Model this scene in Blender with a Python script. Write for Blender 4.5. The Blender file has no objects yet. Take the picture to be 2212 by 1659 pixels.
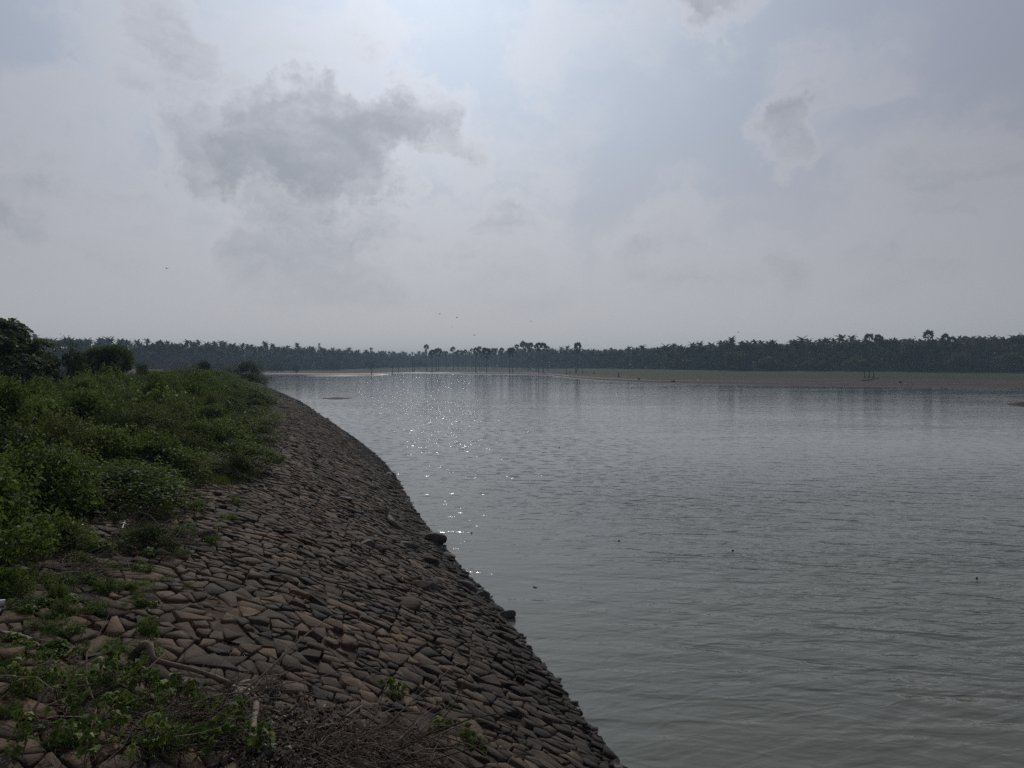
import bpy, math, random
import numpy as np
from mathutils import Vector, Matrix, noise as mnoise

random.seed(7)
rng = np.random.default_rng(11)
R = math.radians
scene = bpy.context.scene
col = scene.collection

# ------------------------------------------------------------------ camera
CAM = np.array([0.0, 0.0, 5.0])
PITCH = 1.49                       # degrees below the horizon
FPX = 769.0                        # focal length in pixels of a 1024 wide frame
cam_d = bpy.data.cameras.new('camera')
cam_d.sensor_width = 36.0
cam_d.lens = 36.0 * FPX / 1024.0
cam_d.clip_start = 0.1
cam_d.clip_end = 12000
cam = bpy.data.objects.new('camera', cam_d)
cam.location = CAM
cam.rotation_euler = (R(90 - PITCH), 0, 0)
col.objects.link(cam)
scene.camera = cam

# ------------------------------------------------------------------ light
SUN_AZ, SUN_EL = -6.5, 30.0        # degrees right of +Y, above the horizon
sun_dir = np.array([math.sin(R(SUN_AZ)) * math.cos(R(SUN_EL)), math.cos(R(SUN_AZ)) * math.cos(R(SUN_EL)), math.sin(R(SUN_EL))])
sl = bpy.data.lights.new('sun', 'SUN')
sl.energy = 1.3
sl.angle = R(1.2)
sl.color = (1.0, 0.95, 0.87)
so = bpy.data.objects.new('sun', sl)
so.rotation_euler = Vector(-sun_dir).to_track_quat('-Z', 'Y').to_euler()
col.objects.link(so)

scene.view_settings.view_transform = 'Standard'
scene.view_settings.look = 'None'
scene.view_settings.exposure = 0.32
scene.view_settings.gamma = 1.0
scene.view_settings.use_curve_mapping = False
scene.render.engine = 'CYCLES'
scene.cycles.max_bounces = 6
scene.cycles.diffuse_bounces = 3
scene.cycles.glossy_bounces = 3
scene.cycles.transmission_bounces = 4
scene.cycles.volume_bounces = 1
scene.cycles.sample_clamp_indirect = 2.0
scene.cycles.sample_clamp_direct = 8.0
scene.cycles.use_denoising = False


# ------------------------------------------------------------------ pixel <-> world (2212 x 1659 picture units)
_cp, _sp = math.cos(R(PITCH)), math.sin(R(PITCH))
def ray(x, y):
    k = 1024.0 / 2212.0
    a = (x * k - 512.0) / FPX
    b = (384.0 - y * k) / FPX
    d = np.array([a, _cp + b * _sp, -_sp + b * _cp])
    return d / np.linalg.norm(d)
def at_z(x, y, z=0.0):
    d = ray(x, y)
    return CAM + d * ((z - CAM[2]) / d[2])
def at_Y(x, y, Y):
    d = ray(x, y)
    return CAM + d * (Y / d[1])
def z_at(x, y, dist):              # height of the sight line through a pixel at a ground distance
    d = ray(x, y)
    return CAM[2] + d[2] / math.hypot(d[0], d[1]) * dist
def project(p):
    v = np.asarray(p, float) - CAM
    f = v[..., 1] * _cp - v[..., 2] * _sp
    u = v[..., 1] * _sp + v[..., 2] * _cp
    k = 2212.0 / 1024.0
    return (512 + FPX * v[..., 0] / f) * k, (384 - FPX * u / f) * k, f

# ------------------------------------------------------------------ node helpers
class NT:
    def __init__(s, tree):
        s.t = tree; s.n = tree.nodes; s.l = tree.links
    def new(s, typ, **kw):
        nd = s.n.new(typ)
        for k, v in kw.items():
            if k.startswith('i_'):
                key = k[2:]
                key = int(key) if key.isdigit() else key.replace('_', ' ')
                s.set(nd.inputs[key], v)
            else:
                setattr(nd, k, v)
        return nd
    def set(s, sock, v):
        if hasattr(v, 'node') and hasattr(v, 'is_output'):
            s.l.new(v, sock)
        else:
            sock.default_value = v
    def m(s, op, a, b=None, c=None, clamp=False):
        nd = s.new('ShaderNodeMath', operation=op, use_clamp=clamp)
        s.set(nd.inputs[0], a)
        if b is not None: s.set(nd.inputs[1], b)
        if c is not None: s.set(nd.inputs[2], c)
        return nd.outputs[0]
    def vm(s, op, a, b=None, out=0):
        nd = s.new('ShaderNodeVectorMath', operation=op)
        s.set(nd.inputs[0], a)
        if b is not None:
            if op == 'SCALE': s.set(nd.inputs['Scale'], b)
            else: s.set(nd.inputs[1], b)
        return nd.outputs['Value' if op in ('DOT_PRODUCT', 'LENGTH') else 'Vector']
    def mix(s, f, a, b, blend='MIX'):
        nd = s.new('ShaderNodeMix', data_type='RGBA', blend_type=blend)
        s.set(nd.inputs[0], f); s.set(nd.inputs[6], a); s.set(nd.inputs[7], b)
        return nd.outputs[2]
    def rng(s, v, a, b, c=0.0, d=1.0, interp='SMOOTHSTEP'):
        nd = s.new('ShaderNodeMapRange', interpolation_type=interp)
        for i, q in enumerate((v, a, b, c, d)):
            s.set(nd.inputs[i], q)
        return nd.outputs[0]
    def noise(s, vec, scale, detail=4.0, rough=0.55, dist=0.0, out='Fac'):
        nd = s.new('ShaderNodeTexNoise')
        s.set(nd.inputs['Vector'], vec)
        nd.inputs['Scale'].default_value = scale
        nd.inputs['Detail'].default_value = detail
        nd.inputs['Roughness'].default_value = rough
        nd.inputs['Distortion'].default_value = dist
        return nd.outputs[out]

def c3(r, g, b):
    return (r, g, b, 1.0)

# ------------------------------------------------------------------ world: hazy sky with broken cloud
def build_world():
    w = bpy.data.worlds.new('World')
    scene.world = w
    w.use_nodes = True
    w.cycles.sampling_method = 'MANUAL'
    w.cycles.sample_map_resolution = 256
    T = NT(w.node_tree)
    T.n.clear()
    out = T.new('ShaderNodeOutputWorld')
    bg = T.new('ShaderNodeBackground')
    bg.inputs['Strength'].default_value = 0.1
    T.l.new(bg.outputs[0], out.inputs[0])
    tc = T.new('ShaderNodeTexCoord')
    D = tc.outputs['Generated']
    sky = T.new('ShaderNodeTexSky', sky_type='NISHITA', sun_disc=False, sun_elevation=R(SUN_EL), sun_rotation=R(SUN_AZ),
                air_density=1.0, dust_density=2.0, ozone_density=1.0)
    sep = T.new('ShaderNodeSeparateXYZ'); T.l.new(D, sep.inputs[0])
    z = T.m('MAXIMUM', sep.outputs[2], 0.0)
    # hazy air: brighter round the sun, flat and grey at the horizon
    ds = T.vm('DOT_PRODUCT', D, tuple(sun_dir))
    ang = T.m('ARCCOSINE', T.m('MINIMUM', ds, 1.0))
    aure = T.m('POWER', 2.718, T.m('MULTIPLY', ang, -2.2))
    val = T.m('ADD', 1.05, T.m('MULTIPLY', aure, 6.5))
    airc = T.mix(T.rng(ang, 0.15, 0.9), c3(0.865, 0.975, 1.13), c3(0.925, 0.95, 1.14))
    air = T.vm('SCALE', airc, val)
    hz = T.rng(z, 0.0, 0.34, 1.0, 0.0)
    hval = T.m('ADD', 2.3, T.m('MULTIPLY', T.rng(ds, 0.4, 0.9), 1.55))
    horc = T.vm('SCALE', (0.995, 0.98, 1.005), hval)
    air = T.mix(T.m('MULTIPLY', hz, 0.9), air, horc)
    # cloud banks of uneven thickness: thin cloud is lit through and bright, thick cloud is grey-blue
    wob = T.noise(D, 5.5, 8.0, 0.66, 0.0, 'Color')
    off = T.vm('SUBTRACT', wob, (0.5, 0.5, 0.5))
    Dn = T.vm('NORMALIZE', T.vm('ADD', D, T.vm('SCALE', off, 0.26)))
    def blobs(lst):
        acc = None
        for (x, y, deg, wt) in lst:
            d = T.vm('DOT_PRODUCT', Dn, tuple(ray(x, y)))
            b = T.rng(d, math.cos(R(deg * 1.45)), math.cos(R(deg * 0.05)), 0.0, wt)
            acc = b if acc is None else T.m('MAXIMUM', acc, b)
        return acc
    dens = blobs([(440, 325, 3.8, .82), (540, 330, 4.2, 1.0), (640, 325, 4.6, 1.12), (735, 305, 4.6, 1.15), (810, 285, 3.4, 1.0), (870, 262, 2.6, .84), (925, 245, 2.2, .72),
                  (365, 75, 3.4, .74), (240, 105, 4.6, .5), (430, 170, 5.5, .55), (560, 90, 6.5, .52), (690, 110, 5.5, .55), (745, 45, 3.4, .5), (560, 230, 6.0, .5),
                  (600, 510, 4.5, .74), (695, 540, 5.5, .86), (620, 610, 5.0, .72), (790, 455, 3.4, .66), (960, 305, 3.2, .52), (1140, 325, 4.2, .34), (900, 540, 5.0, .62), (1060, 565, 5.0, .68),
                  (1160, 615, 4.0, .6), (1480, 560, 5.0, .58), (1620, 585, 5.0, .56), (1200, 75, 3.4, .48), (1330, 50, 5.0, .38), (1540, -45, 4.2, .95), (1680, 280, 2.6, .78), (1722, 232, 1.9, .5),
                  (1880, 220, 5.0, .36), (1990, 470, 6.5, .6), (80, 420, 6.0, .66), (300, 570, 6.0, .6)])
    # patchy cloud all over the sky
    lay = T.noise(T.vm('ADD', T.vm('MULTIPLY', D, (1.0, 1.0, 2.2)), T.vm('SCALE', off, 0.25)), 6.5, 8.0, 0.60, 0.2)
    q = T.m('ADD', T.m('MULTIPLY', dens, 0.85), T.m('MULTIPLY', T.m('SUBTRACT', lay, 0.5), 1.2))
    lit = T.m('ADD', 1.9, T.m('MULTIPLY', aure, 6.5))
    vcol = T.vm('SCALE', (0.99, 0.985, 1.03), lit)
    ccol = T.vm('SCALE', (0.90, 0.965, 1.09), T.m('ADD', 1.4, T.m('MULTIPLY', aure, 2.7)))
    thin = T.rng(q, 0.02, 0.60, 0.0, 0.64)
    thick = T.rng(q, 0.36, 1.02, 0.0, 0.95)
    c = T.mix(thin, air, vcol)
    c = T.mix(thick, c, ccol)
    air = T.mix(T.rng(z, 0.02, 0.18), air, c)
    air = T.mix(1.0, air, c3(0.972, 1.0, 1.032), 'MULTIPLY')
    fin = T.mix(0.985, sky.outputs[0], air)
    T.l.new(fin, bg.inputs['Color'])
build_world()

# ------------------------------------------------------------------ mesh helpers
def mk_mesh(name, V, F, tint=None, smooth=False):
    """V (n,3); F: array (m,k) or list of such arrays with different k."""
    V = np.asarray(V, np.float32)
    Fs = F if isinstance(F, (list, tuple)) else [F]
    Fs = [np.asarray(f, np.int32) for f in Fs if len(f)]
    me = bpy.data.meshes.new(name)
    me.vertices.add(len(V)); me.vertices.foreach_set('co', V.ravel())
    tot = sum(f.size for f in Fs); npoly = sum(len(f) for f in Fs)
    me.loops.add(tot); me.polygons.add(npoly)
    me.loops.foreach_set('vertex_index', np.concatenate([f.ravel() for f in Fs]))
    lt = np.concatenate([np.full(len(f), f.shape[1], np.int32) for f in Fs])
    ls = np.concatenate([[0], np.cumsum(lt)[:-1]]).astype(np.int32)
    me.polygons.foreach_set('loop_start', ls)
    me.polygons.foreach_set('loop_total', lt)
    if smooth:
        me.polygons.foreach_set('use_smooth', np.ones(npoly, bool))
    if tint is not None:
        at = me.attributes.new('tint', 'FLOAT', 'POINT')
        at.data.foreach_set('value', np.asarray(tint, np.float32))
    me.update(calc_edges=True)
    me.validate()
    return me

class MB:
    """collects pieces of geometry; build() links them as one mesh object"""
    def __init__(s): s.V = []; s.F = {}; s.T = []; s.n = 0
    def add(s, V, F, t=0.5):
        V = np.asarray(V, float).reshape(-1, 3)
        F = np.asarray(F, int)
        if len(V) == 0 or len(F) == 0: return
        s.V.append(V); s.F.setdefault(F.shape[1], []).append(F + s.n)
        s.T.append(np.broadcast_to(np.asarray(t, float), (len(V),)))
        s.n += len(V)
    def mesh(s, name, smooth=False):
        return mk_mesh(name, np.concatenate(s.V), [np.concatenate(f) for f in s.F.values()], np.concatenate(s.T), smooth)
    def build(s, name, mat, parent=None, smooth=False, loc=None):
        me = s.mesh(name, smooth); me.materials.append(mat)
        return link(name, me, parent, loc)
    def tube(s, pts, rad, sides=6, t=0.5, cap=True):
        pts = np.asarray(pts, float); n = len(pts)
        rad = np.broadcast_to(np.asarray(rad, float), (n,))
        tan = np.gradient(pts, axis=0); tan /= np.linalg.norm(tan, axis=1)[:, None] + 1e-9
        ref = np.array([0, 0, 1.0]) if abs(tan[0][2]) < 0.9 else np.array([1.0, 0, 0])
        a = np.cross(tan, ref); a /= np.linalg.norm(a, axis=1)[:, None] + 1e-9
        b = np.cross(tan, a)
        th = np.arange(sides) * 2 * math.pi / sides
        ring = pts[:, None] + rad[:, None, None] * (np.cos(th)[None, :, None] * a[:, None] + np.sin(th)[None, :, None] * b[:, None])
        V = ring.reshape(-1, 3)
        i = np.arange(n - 1)[:, None] * sides; j = np.arange(sides)[None]; j2 = (j + 1) % sides
        F = np.stack([i + j, i + j2, i + sides + j2, i + sides + j], -1).reshape(-1, 4)
        s.add(V, F, t)
        if cap:
            for base in (0, (n - 1) * sides):
                c = V[base:base + sides].mean(0)
                k = np.arange(sides)
                s.add(np.vstack([V[base:base + sides], c]), np.stack([k, (k + 1) % sides, np.full(sides, sides)], -1), t)

def link(name, data, parent=None, loc=None):
    o = bpy.data.objects.new(name, data)
    col.objects.link(o)
    if loc is not None: o.location = loc
    if parent is not None: o.parent = parent
    return o
def tag(o, label=None, cat=None, group=None, kind=None):
    if label: o['label'] = label
    if cat: o['category'] = cat
    if group: o['group'] = group
    if kind: o['kind'] = kind
    return o
def empty(name, loc=(0, 0, 0)):
    return link(name, None, None, loc)
def copy_tree(root):
    r = root.copy(); col.objects.link(r)
    for ch in root.children:
        c = ch.copy(); col.objects.link(c); c.parent = r
    return r

def unit(v):
    v = np.asarray(v, float)
    return v / (np.linalg.norm(v, axis=-1, keepdims=True) + 1e-9)
def rnd_dirs(n):
    return unit(rng.normal(size=(n, 3)))

# leaves: folded rhombic faces
def leaves(mb, C, N, size, aspect=0.5, fold=0.25, tint=0.5, axis=None):
    n = len(C)
    if n == 0: return
    N = unit(N)
    A = rnd_dirs(n) if axis is None else unit(axis)
    A = A - (A * N).sum(1, keepdims=True) * N
    A = unit(A)
    B = np.cross(N, A)
    size = np.broadcast_to(np.asarray(size, float), (n,))[:, None]
    v0 = C - A * size * 0.5
    v2 = C + A * size * 0.5 - N * size * fold * 0.4
    v1 = C + B * size * aspect * 0.5 + N * size * fold * 0.5
    v3 = C - B * size * aspect * 0.5 + N * size * fold * 0.5
    V = np.stack([v0, v1, v2, v3], 1).reshape(-1, 3)
    F = np.arange(n * 4).reshape(n, 4)
    t = np.broadcast_to(np.asarray(tint, float), (n,))
    mb.add(V, F, np.repeat(t, 4))

# ------------------------------------------------------------------ materials
def material(name):
    m = bpy.data.materials.new(name); m.use_nodes = True
    T = NT(m.node_tree); T.n.clear()
    out = T.new('ShaderNodeOutputMaterial')
    return m, T, out

def surf_mat(name, cols, rough=0.85, nscale=3.0, bump=0.3, bscale=20.0, bdist=0.02, tint_amt=0.5, spec=0.3, coord='Object'):
    """cols: list of colours along noise/tint"""
    m, T, out = material(name)
    p = T.new('ShaderNodeBsdfPrincipled')
    p.inputs['Roughness'].default_value = rough
    p.inputs['Specular IOR Level'].default_value = spec
    geo = T.new('ShaderNodeNewGeometry').outputs['Position'] if coord == 'World' else T.new('ShaderNodeTexCoord').outputs['Object']
    n = T.noise(geo, nscale, 6.0, 0.6)
    at = T.new('ShaderNodeAttribute', attribute_name='tint').outputs['Fac']
    f = T.m('ADD', T.m('MULTIPLY', n, 1.0 - tint_amt), T.m('MULTIPLY', at, tint_amt))
    cr = T.new('ShaderNodeValToRGB')
    e = cr.color_ramp.elements
    k = len(cols)
    lo, hi = 0.28, 0.72
    while len(e) < k: e.new(0.5)
    for i, c in enumerate(cols):
        e[i].position = lo + (hi - lo) * i / max(1, k - 1)
        e[i].color = c3(*c)
    T.l.new(f, cr.inputs[0])
    T.l.new(cr.outputs[0], p.inputs['Base Color'])
    if bump:
        b = T.new('ShaderNodeBump')
        b.inputs['Strength'].default_value = bump; b.inputs['Distance'].default_value = bdist
        T.l.new(T.noise(geo, bscale, 8.0, 0.65), b.inputs['Height'])
        T.l.new(b.outputs[0], p.inputs['Normal'])
    T.l.new(p.outputs[0], out.inputs[0])
    return m

def leaf_mat(name, dark, mid, light, trans=0.42, rough=0.65, spec=0.15):
    m, T, out = material(name)
    at = T.new('ShaderNodeAttribute', attribute_name='tint').outputs['Fac']
    rnd = T.new('ShaderNodeObjectInfo').outputs['Random']
    f = T.m('ADD', at, T.m('MULTIPLY', T.m('SUBTRACT', rnd, 0.5), 0.35))
    cr = T.new('ShaderNodeValToRGB')
    e = cr.color_ramp.elements
    e.new(0.5)
    for i, (pz, c) in enumerate(((0.1, dark), (0.5, mid), (0.95, light))):
        e[i].position = pz; e[i].color = c3(*c)
    T.l.new(f, cr.inputs[0])
    p = T.new('ShaderNodeBsdfPrincipled')
    p.inputs['Roughness'].default_value = rough
    p.inputs['Specular IOR Level'].default_value = spec
    T.l.new(cr.outputs[0], p.inputs['Base Color'])
    tr = T.new('ShaderNodeBsdfTranslucent')
    T.l.new(T.mix(0.5, cr.outputs[0], c3(0.14, 0.17, 0.025)), tr.inputs['Color'])
    mx = T.new('ShaderNodeMixShader'); mx.inputs[0].default_value = trans
    T.l.new(p.outputs[0], mx.inputs[1]); T.l.new(tr.outputs[0], mx.inputs[2])
    T.l.new(mx.outputs[0], out.inputs[0])
    return m

M = {}
def stone_mat():
    m, T, out = material('stone')
    p = T.new('ShaderNodeBsdfPrincipled'); p.inputs['Roughness'].default_value = 0.9; p.inputs['Specular IOR Level'].default_value = 0.2
    geo = T.new('ShaderNodeNewGeometry').outputs['Position']
    at = T.new('ShaderNodeAttribute', attribute_name='tint').outputs['Fac']
    cr = T.new('ShaderNodeValToRGB'); e = cr.color_ramp.elements
    while len(e) < 6: e.new(0.5)
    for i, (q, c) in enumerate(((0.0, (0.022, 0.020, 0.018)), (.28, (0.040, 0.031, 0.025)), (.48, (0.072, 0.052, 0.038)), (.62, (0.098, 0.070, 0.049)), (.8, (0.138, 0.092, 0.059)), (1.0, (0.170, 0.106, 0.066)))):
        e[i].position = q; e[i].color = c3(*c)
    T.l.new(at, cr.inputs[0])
    n1 = T.noise(geo, 9.0, 7.0, 0.68); n2 = T.noise(geo, 0.55, 4.0, 0.6); n3 = T.noise(geo, 45.0, 4.0, 0.6)
    c = T.mix(1.0, cr.outputs[0], T.vm('SCALE', (1.0, 1.0, 1.0), T.rng(n1, 0.3, 0.7, 0.62, 1.32, 'LINEAR')), 'MULTIPLY')
    c = T.mix(T.rng(n2, 0.48, 0.66, 0.0, 0.5), c, T.mix(1.0, c, c3(0.62, 0.66, 0.62), 'MULTIPLY'))          # grey weathered areas
    c = T.mix(T.rng(n2, 0.30, 0.46, 0.5, 0.0), c, T.mix(1.0, c, c3(1.22, 0.98, 0.84), 'MULTIPLY'))          # rusty areas
    c = T.mix(T.rng(n3, 0.58, 0.72, 0.0, 0.55), c, c3(0.035, 0.032, 0.026))                                # lichen and dirt specks
    T.l.new(c, p.inputs['Base Color'])
    b = T.new('ShaderNodeBump'); b.inputs['Strength'].default_value = 0.9; b.inputs['Distance'].default_value = 0.025
    st = T.new('ShaderNodeMapping'); st.inputs['Scale'].default_value = (1.0, 1.0, 2.6); st.inputs['Rotation'].default_value = (0.3, 0.5, 0.2); T.l.new(geo, st.inputs[0])
    T.l.new(T.noise(st.outputs[0], 16.0, 8.0, 0.7), b.inputs['Height']); T.l.new(b.outputs[0], p.inputs['Normal'])
    T.l.new(p.outputs[0], out.inputs[0])
    return m
M['stone'] = stone_mat()
M['wet_rock'] = surf_mat('wet_rock', [(0.035, 0.032, 0.030), (0.06, 0.053, 0.047), (0.09, 0.078, 0.066)], 0.8, 4.0, 0.6, 14.0, 0.03, 0.3, 0.4)
M['mud'] = surf_mat('mud', [(0.045, 0.037, 0.031), (0.07, 0.058, 0.048), (0.10, 0.082, 0.066)], 0.9, 1.2, 0.5, 6.0, 0.05, 0.2, 0.1)
M['soil'] = surf_mat('soil', [(0.035, 0.025, 0.019), (0.065, 0.045, 0.033), (0.11, 0.075, 0.052)], 0.95, 2.2, 0.6, 22.0, 0.03, 0.0, 0.1)
M['leaf'] = leaf_mat('leaf', (0.026, 0.054, 0.012), (0.072, 0.128, 0.026), (0.17, 0.225, 0.048))
M['leaf_grey'] = leaf_mat('leaf_grey', (0.038, 0.058, 0.020), (0.090, 0.120, 0.042), (0.20, 0.215, 0.09), 0.36)
M['leaf_vine'] = leaf_mat('leaf_vine', (0.035, 0.075, 0.014), (0.090, 0.160, 0.026), (0.23, 0.29, 0.06), 0.42, 0.6, 0.2)
M['leaf_dark'] = leaf_mat('leaf_dark', (0.012, 0.026, 0.010), (0.028, 0.056, 0.018), (0.066, 0.095, 0.032), 0.25)
M['leaf_tree'] = leaf_mat('leaf_tree', (0.018, 0.032, 0.014), (0.042, 0.062, 0.026), (0.090, 0.100, 0.046), 0.3)
M['grass'] = leaf_mat('grass', (0.035, 0.050, 0.014), (0.085, 0.090, 0.028), (0.17, 0.145, 0.055), 0.35, 0.7, 0.1)
M['palm'] = leaf_mat('palm', (0.014, 0.028, 0.014), (0.030, 0.050, 0.022), (0.060, 0.074, 0.034), 0.15, 0.8, 0.05)
M['bark'] = surf_mat('bark', [(0.05, 0.042, 0.035), (0.10, 0.085, 0.072), (0.16, 0.14, 0.12)], 0.95, 1.2, 0.5, 10.0, 0.04, 0.3, 0.1)
M['deadwood'] = surf_mat('deadwood', [(0.022, 0.018, 0.015), (0.05, 0.042, 0.035), (0.09, 0.076, 0.062)], 0.95, 2.0, 0.5, 10.0, 0.04, 0.3, 0.1)
M['dry'] = surf_mat('dry', [(0.07, 0.052, 0.038), (0.16, 0.125, 0.09), (0.34, 0.29, 0.23)], 0.85, 6.0, 0.3, 40.0, 0.01, 0.6, 0.25)
M['twig'] = surf_mat('twig', [(0.045, 0.034, 0.027), (0.11, 0.085, 0.065), (0.27, 0.22, 0.17)], 0.9, 5.0, 0.3, 40.0, 0.01, 0.7, 0.15)
M['stem'] = surf_mat('stem', [(0.05, 0.045, 0.025), (0.09, 0.075, 0.04), (0.16, 0.13, 0.08)], 0.8, 5.0, 0.2, 30.0, 0.01, 0.5, 0.2)
M['stick'] = surf_mat('stick', [(0.16, 0.12, 0.095), (0.27, 0.21, 0.165), (0.36, 0.30, 0.24)], 0.8, 7.0, 0.25, 30.0, 0.01, 0.1, 0.2)
M['white_plastic'] = surf_mat('white_plastic', [(0.45, 0.45, 0.44), (0.62, 0.62, 0.61), (0.74, 0.74, 0.72)], 0.4, 8.0, 0.2, 20.0, 0.01, 0.2, 0.5)
M['black_plastic'] = surf_mat('black_plastic', [(0.010, 0.011, 0.013), (0.016, 0.018, 0.021), (0.03, 0.032, 0.036)], 0.22, 8.0, 0.25, 20.0, 0.01, 0.2, 0.6)
M['dark_float'] = surf_mat('dark_float', [(0.015, 0.014, 0.013), (0.022, 0.02, 0.019), (0.03, 0.028, 0.026)], 0.6, 8.0, 0, 20.0, 0.01, 0.2, 0.3)
M['feather_dark'] = surf_mat('feather_dark', [(0.025, 0.022, 0.02), (0.045, 0.04, 0.036), (0.06, 0.053, 0.05)], 0.8, 8.0, 0, 20.0, 0.01, 0.2, 0.2)
M['feather_white'] = surf_mat('feather_white', [(0.65, 0.65, 0.63), (0.75, 0.75, 0.73), (0.82, 0.82, 0.8)], 0.8, 8.0, 0, 20.0, 0.01, 0.2, 0.2)
M['steel'] = surf_mat('steel', [(0.18, 0.16, 0.16), (0.25, 0.22, 0.22), (0.3, 0.28, 0.28)], 0.5, 2.0, 0, 20.0, 0.01, 0.1, 0.4)
def petg():
    m, T, out = material('clear_plastic')
    p = T.new('ShaderNodeBsdfPrincipled')
    p.inputs['Base Color'].default_value = c3(0.75, 0.8, 0.8); p.inputs['Roughness'].default_value = 0.15
    p.inputs['Transmission Weight'].default_value = 0.45
    T.l.new(T.mix(T.noise(T.new('ShaderNodeTexCoord').outputs['Object'], 12.0), c3(0.55, 0.6, 0.6), c3(0.8, 0.84, 0.84)), p.inputs['Base Color'])
    T.l.new(p.outputs[0], out.inputs[0])
    return m
M['clear_plastic'] = petg()

# ------------------------------------------------------------------ shoreline of the embankment
WL_PIX = [(1330, 1659), (1262, 1575), (1190, 1470), (1100, 1360), (1050, 1290), (1000, 1240), (935, 1160), (890, 1100), (850, 1030),
          (800, 975), (740, 930), (680, 890), (630, 860), (570, 838)]
_wl = [(62, -12), (24, -4.5), (11, 0.2), (5.4, 3.6), (2.8, 6.6)] + [tuple(at_z(x, y)[:2]) for x, y in WL_PIX] + [(-80, 222), (-120, 292), (-175, 370), (-260, 470)]
_wl = np.array(_wl)
def catmull(P, step):
    out = []
    Q = np.vstack([2 * P[0] - P[1], P, 2 * P[-1] - P[-2]])
    for i in range(1, len(Q) - 2):
        p0, p1, p2, p3 = Q[i - 1:i + 3]
        n = max(2, int(np.linalg.norm(p2 - p1) / step))
        t = np.linspace(0, 1, n, endpoint=False)[:, None]
        out.append(0.5 * (2 * p1 + (p2 - p0) * t + (2 * p0 - 5 * p1 + 4 * p2 - p3) * t ** 2 + (-p0 + 3 * p1 - 3 * p2 + p3) * t ** 3))
    out.append(P[-1:])
    return np.vstack(out)
WL = catmull(_wl, 0.4)
for _ in range(6):                                   # smooth out reading errors
    WL[1:-1] = 0.25 * WL[:-2] + 0.5 * WL[1:-1] + 0.25 * WL[2:]
_seg = np.linalg.norm(np.diff(WL, axis=0), axis=1)
WU = np.concatenate([[0], np.cumsum(_seg)])
_i0 = int(np.argmin(np.hypot(WL[:, 0] - at_z(1330, 1659)[0], WL[:, 1] - at_z(1330, 1659)[1])))
WU -= WU[_i0]                                        # u = 0 where the frame's lower edge cuts the waterline
_tan = unit(np.gradient(WL, axis=0))
for _ in range(20):
    _tan[1:-1] = unit(0.25 * _tan[:-2] + 0.5 * _tan[1:-1] + 0.25 * _tan[2:])
WN = np.stack([-_tan[:, 1], _tan[:, 0]], 1)          # towards the land
def prof(d):
    return np.interp(d, [-6, -1, 0, 2.0, 4.0, 5.5, 7.0, 9.0, 13.0, 16.0, 24.0, 40.0], [-2.4, -0.45, 0, 0.95, 1.85, 2.33, 2.62, 2.82, 2.80, 2.2, 0.9, 0.75])
def ud2xyz(u, d, h=0.0):
    u = np.asarray(u, float); d = np.asarray(d, float)
    x = np.interp(u, WU, WL[:, 0]); y = np.interp(u, WU, WL[:, 1])
    nx = np.interp(u, WU, WN[:, 0]); ny = np.interp(u, WU, WN[:, 1])
    l = np.hypot(nx, ny); nx /= l; ny /= l
    s = (prof(d + 0.15) - prof(d - 0.15)) / 0.3      # slope across
    c = 1 / np.sqrt(1 + s * s)
    hx = -s * c * h; hz = c * h
    return np.stack([x + nx * (d + hx), y + ny * (d + hx), prof(d) + hz], -1)
def xy2ud(x, y):
    i = int(np.argmin((WL[:, 0] - x) ** 2 + (WL[:, 1] - y) ** 2))
    v = np.array([x, y]) - WL[i]
    return WU[i] + float(v @ _tan[i]), float(v @ WN[i])
def xy2ud_many(X, Y):
    out_u = np.empty(len(X)); out_d = np.empty(len(X))
    for k in range(0, len(X), 2000):
        xs = X[k:k + 2000]; ys = Y[k:k + 2000]
        i = np.argmin((WL[None, :, 0] - xs[:, None]) ** 2 + (WL[None, :, 1] - ys[:, None]) ** 2, axis=1)
        v = np.stack([xs, ys], 1) - WL[i]
        out_u[k:k + 2000] = WU[i] + (v * _tan[i]).sum(1)
        out_d[k:k + 2000] = (v * WN[i]).sum(1)
    return out_u, out_d
def bank(x, y):
    """point of the embankment seen at a picture position"""
    d = ray(x, y)
    t = 2.0
    while t < 260:
        p = CAM + d * t
        u, dd = xy2ud(p[0], p[1])
        if p[2] < prof(dd): break
        t += 0.03 + t * 0.004
    return p, u, dd
def bank_normal(u, d):
    a = ud2xyz(u, d); b = ud2xyz(u + 0.2, d); c = ud2xyz(u, d + 0.2)
    n = np.cross(b - a, c - a)
    return unit(n) if n[2] > 0 else -unit(n)

# ------------------------------------------------------------------ terrain: lake bed, mud flats, far banks
SH_X = [-2600, -900, 0, 400, 560, 640, 700, 800, 900, 1000, 1100, 1180, 1230, 1290, 1400, 1500, 1700, 1900, 2212, 3200, 6000]
SH_Y = [812, 812, 812, 812, 812, 812.5, 813, 812, 807, 808, 809, 811, 817, 822, 828, 830, 833.5, 836, 838, 842, 850]
def az_of(x):
    return np.arctan((np.asarray(x, float) * 1024 / 2212 - 512) / FPX)
SH_AZ = az_of(SH_X)
SH_R = np.array([np.hypot(*at_z(x, y)[:2]) for x, y in zip(SH_X, SH_Y)])
def fnoise(x, y, s, o=3):
    """cheap smooth noise from sines, about -1..1"""
    v = np.zeros_like(x); a = 1.0; tot = 0
    for k in range(o):
        f = 2 ** k / s
        v += a * (np.sin(x * f * 1.3 + 1.7 * k + 2.1 * np.sin(y * f * 0.7 + k)) * np.cos(y * f * 1.1 - 0.6 * k + 1.9 * np.sin(x * f * 0.6 + 2 * k)))
        tot += a; a *= 0.55
    return v / tot
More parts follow.
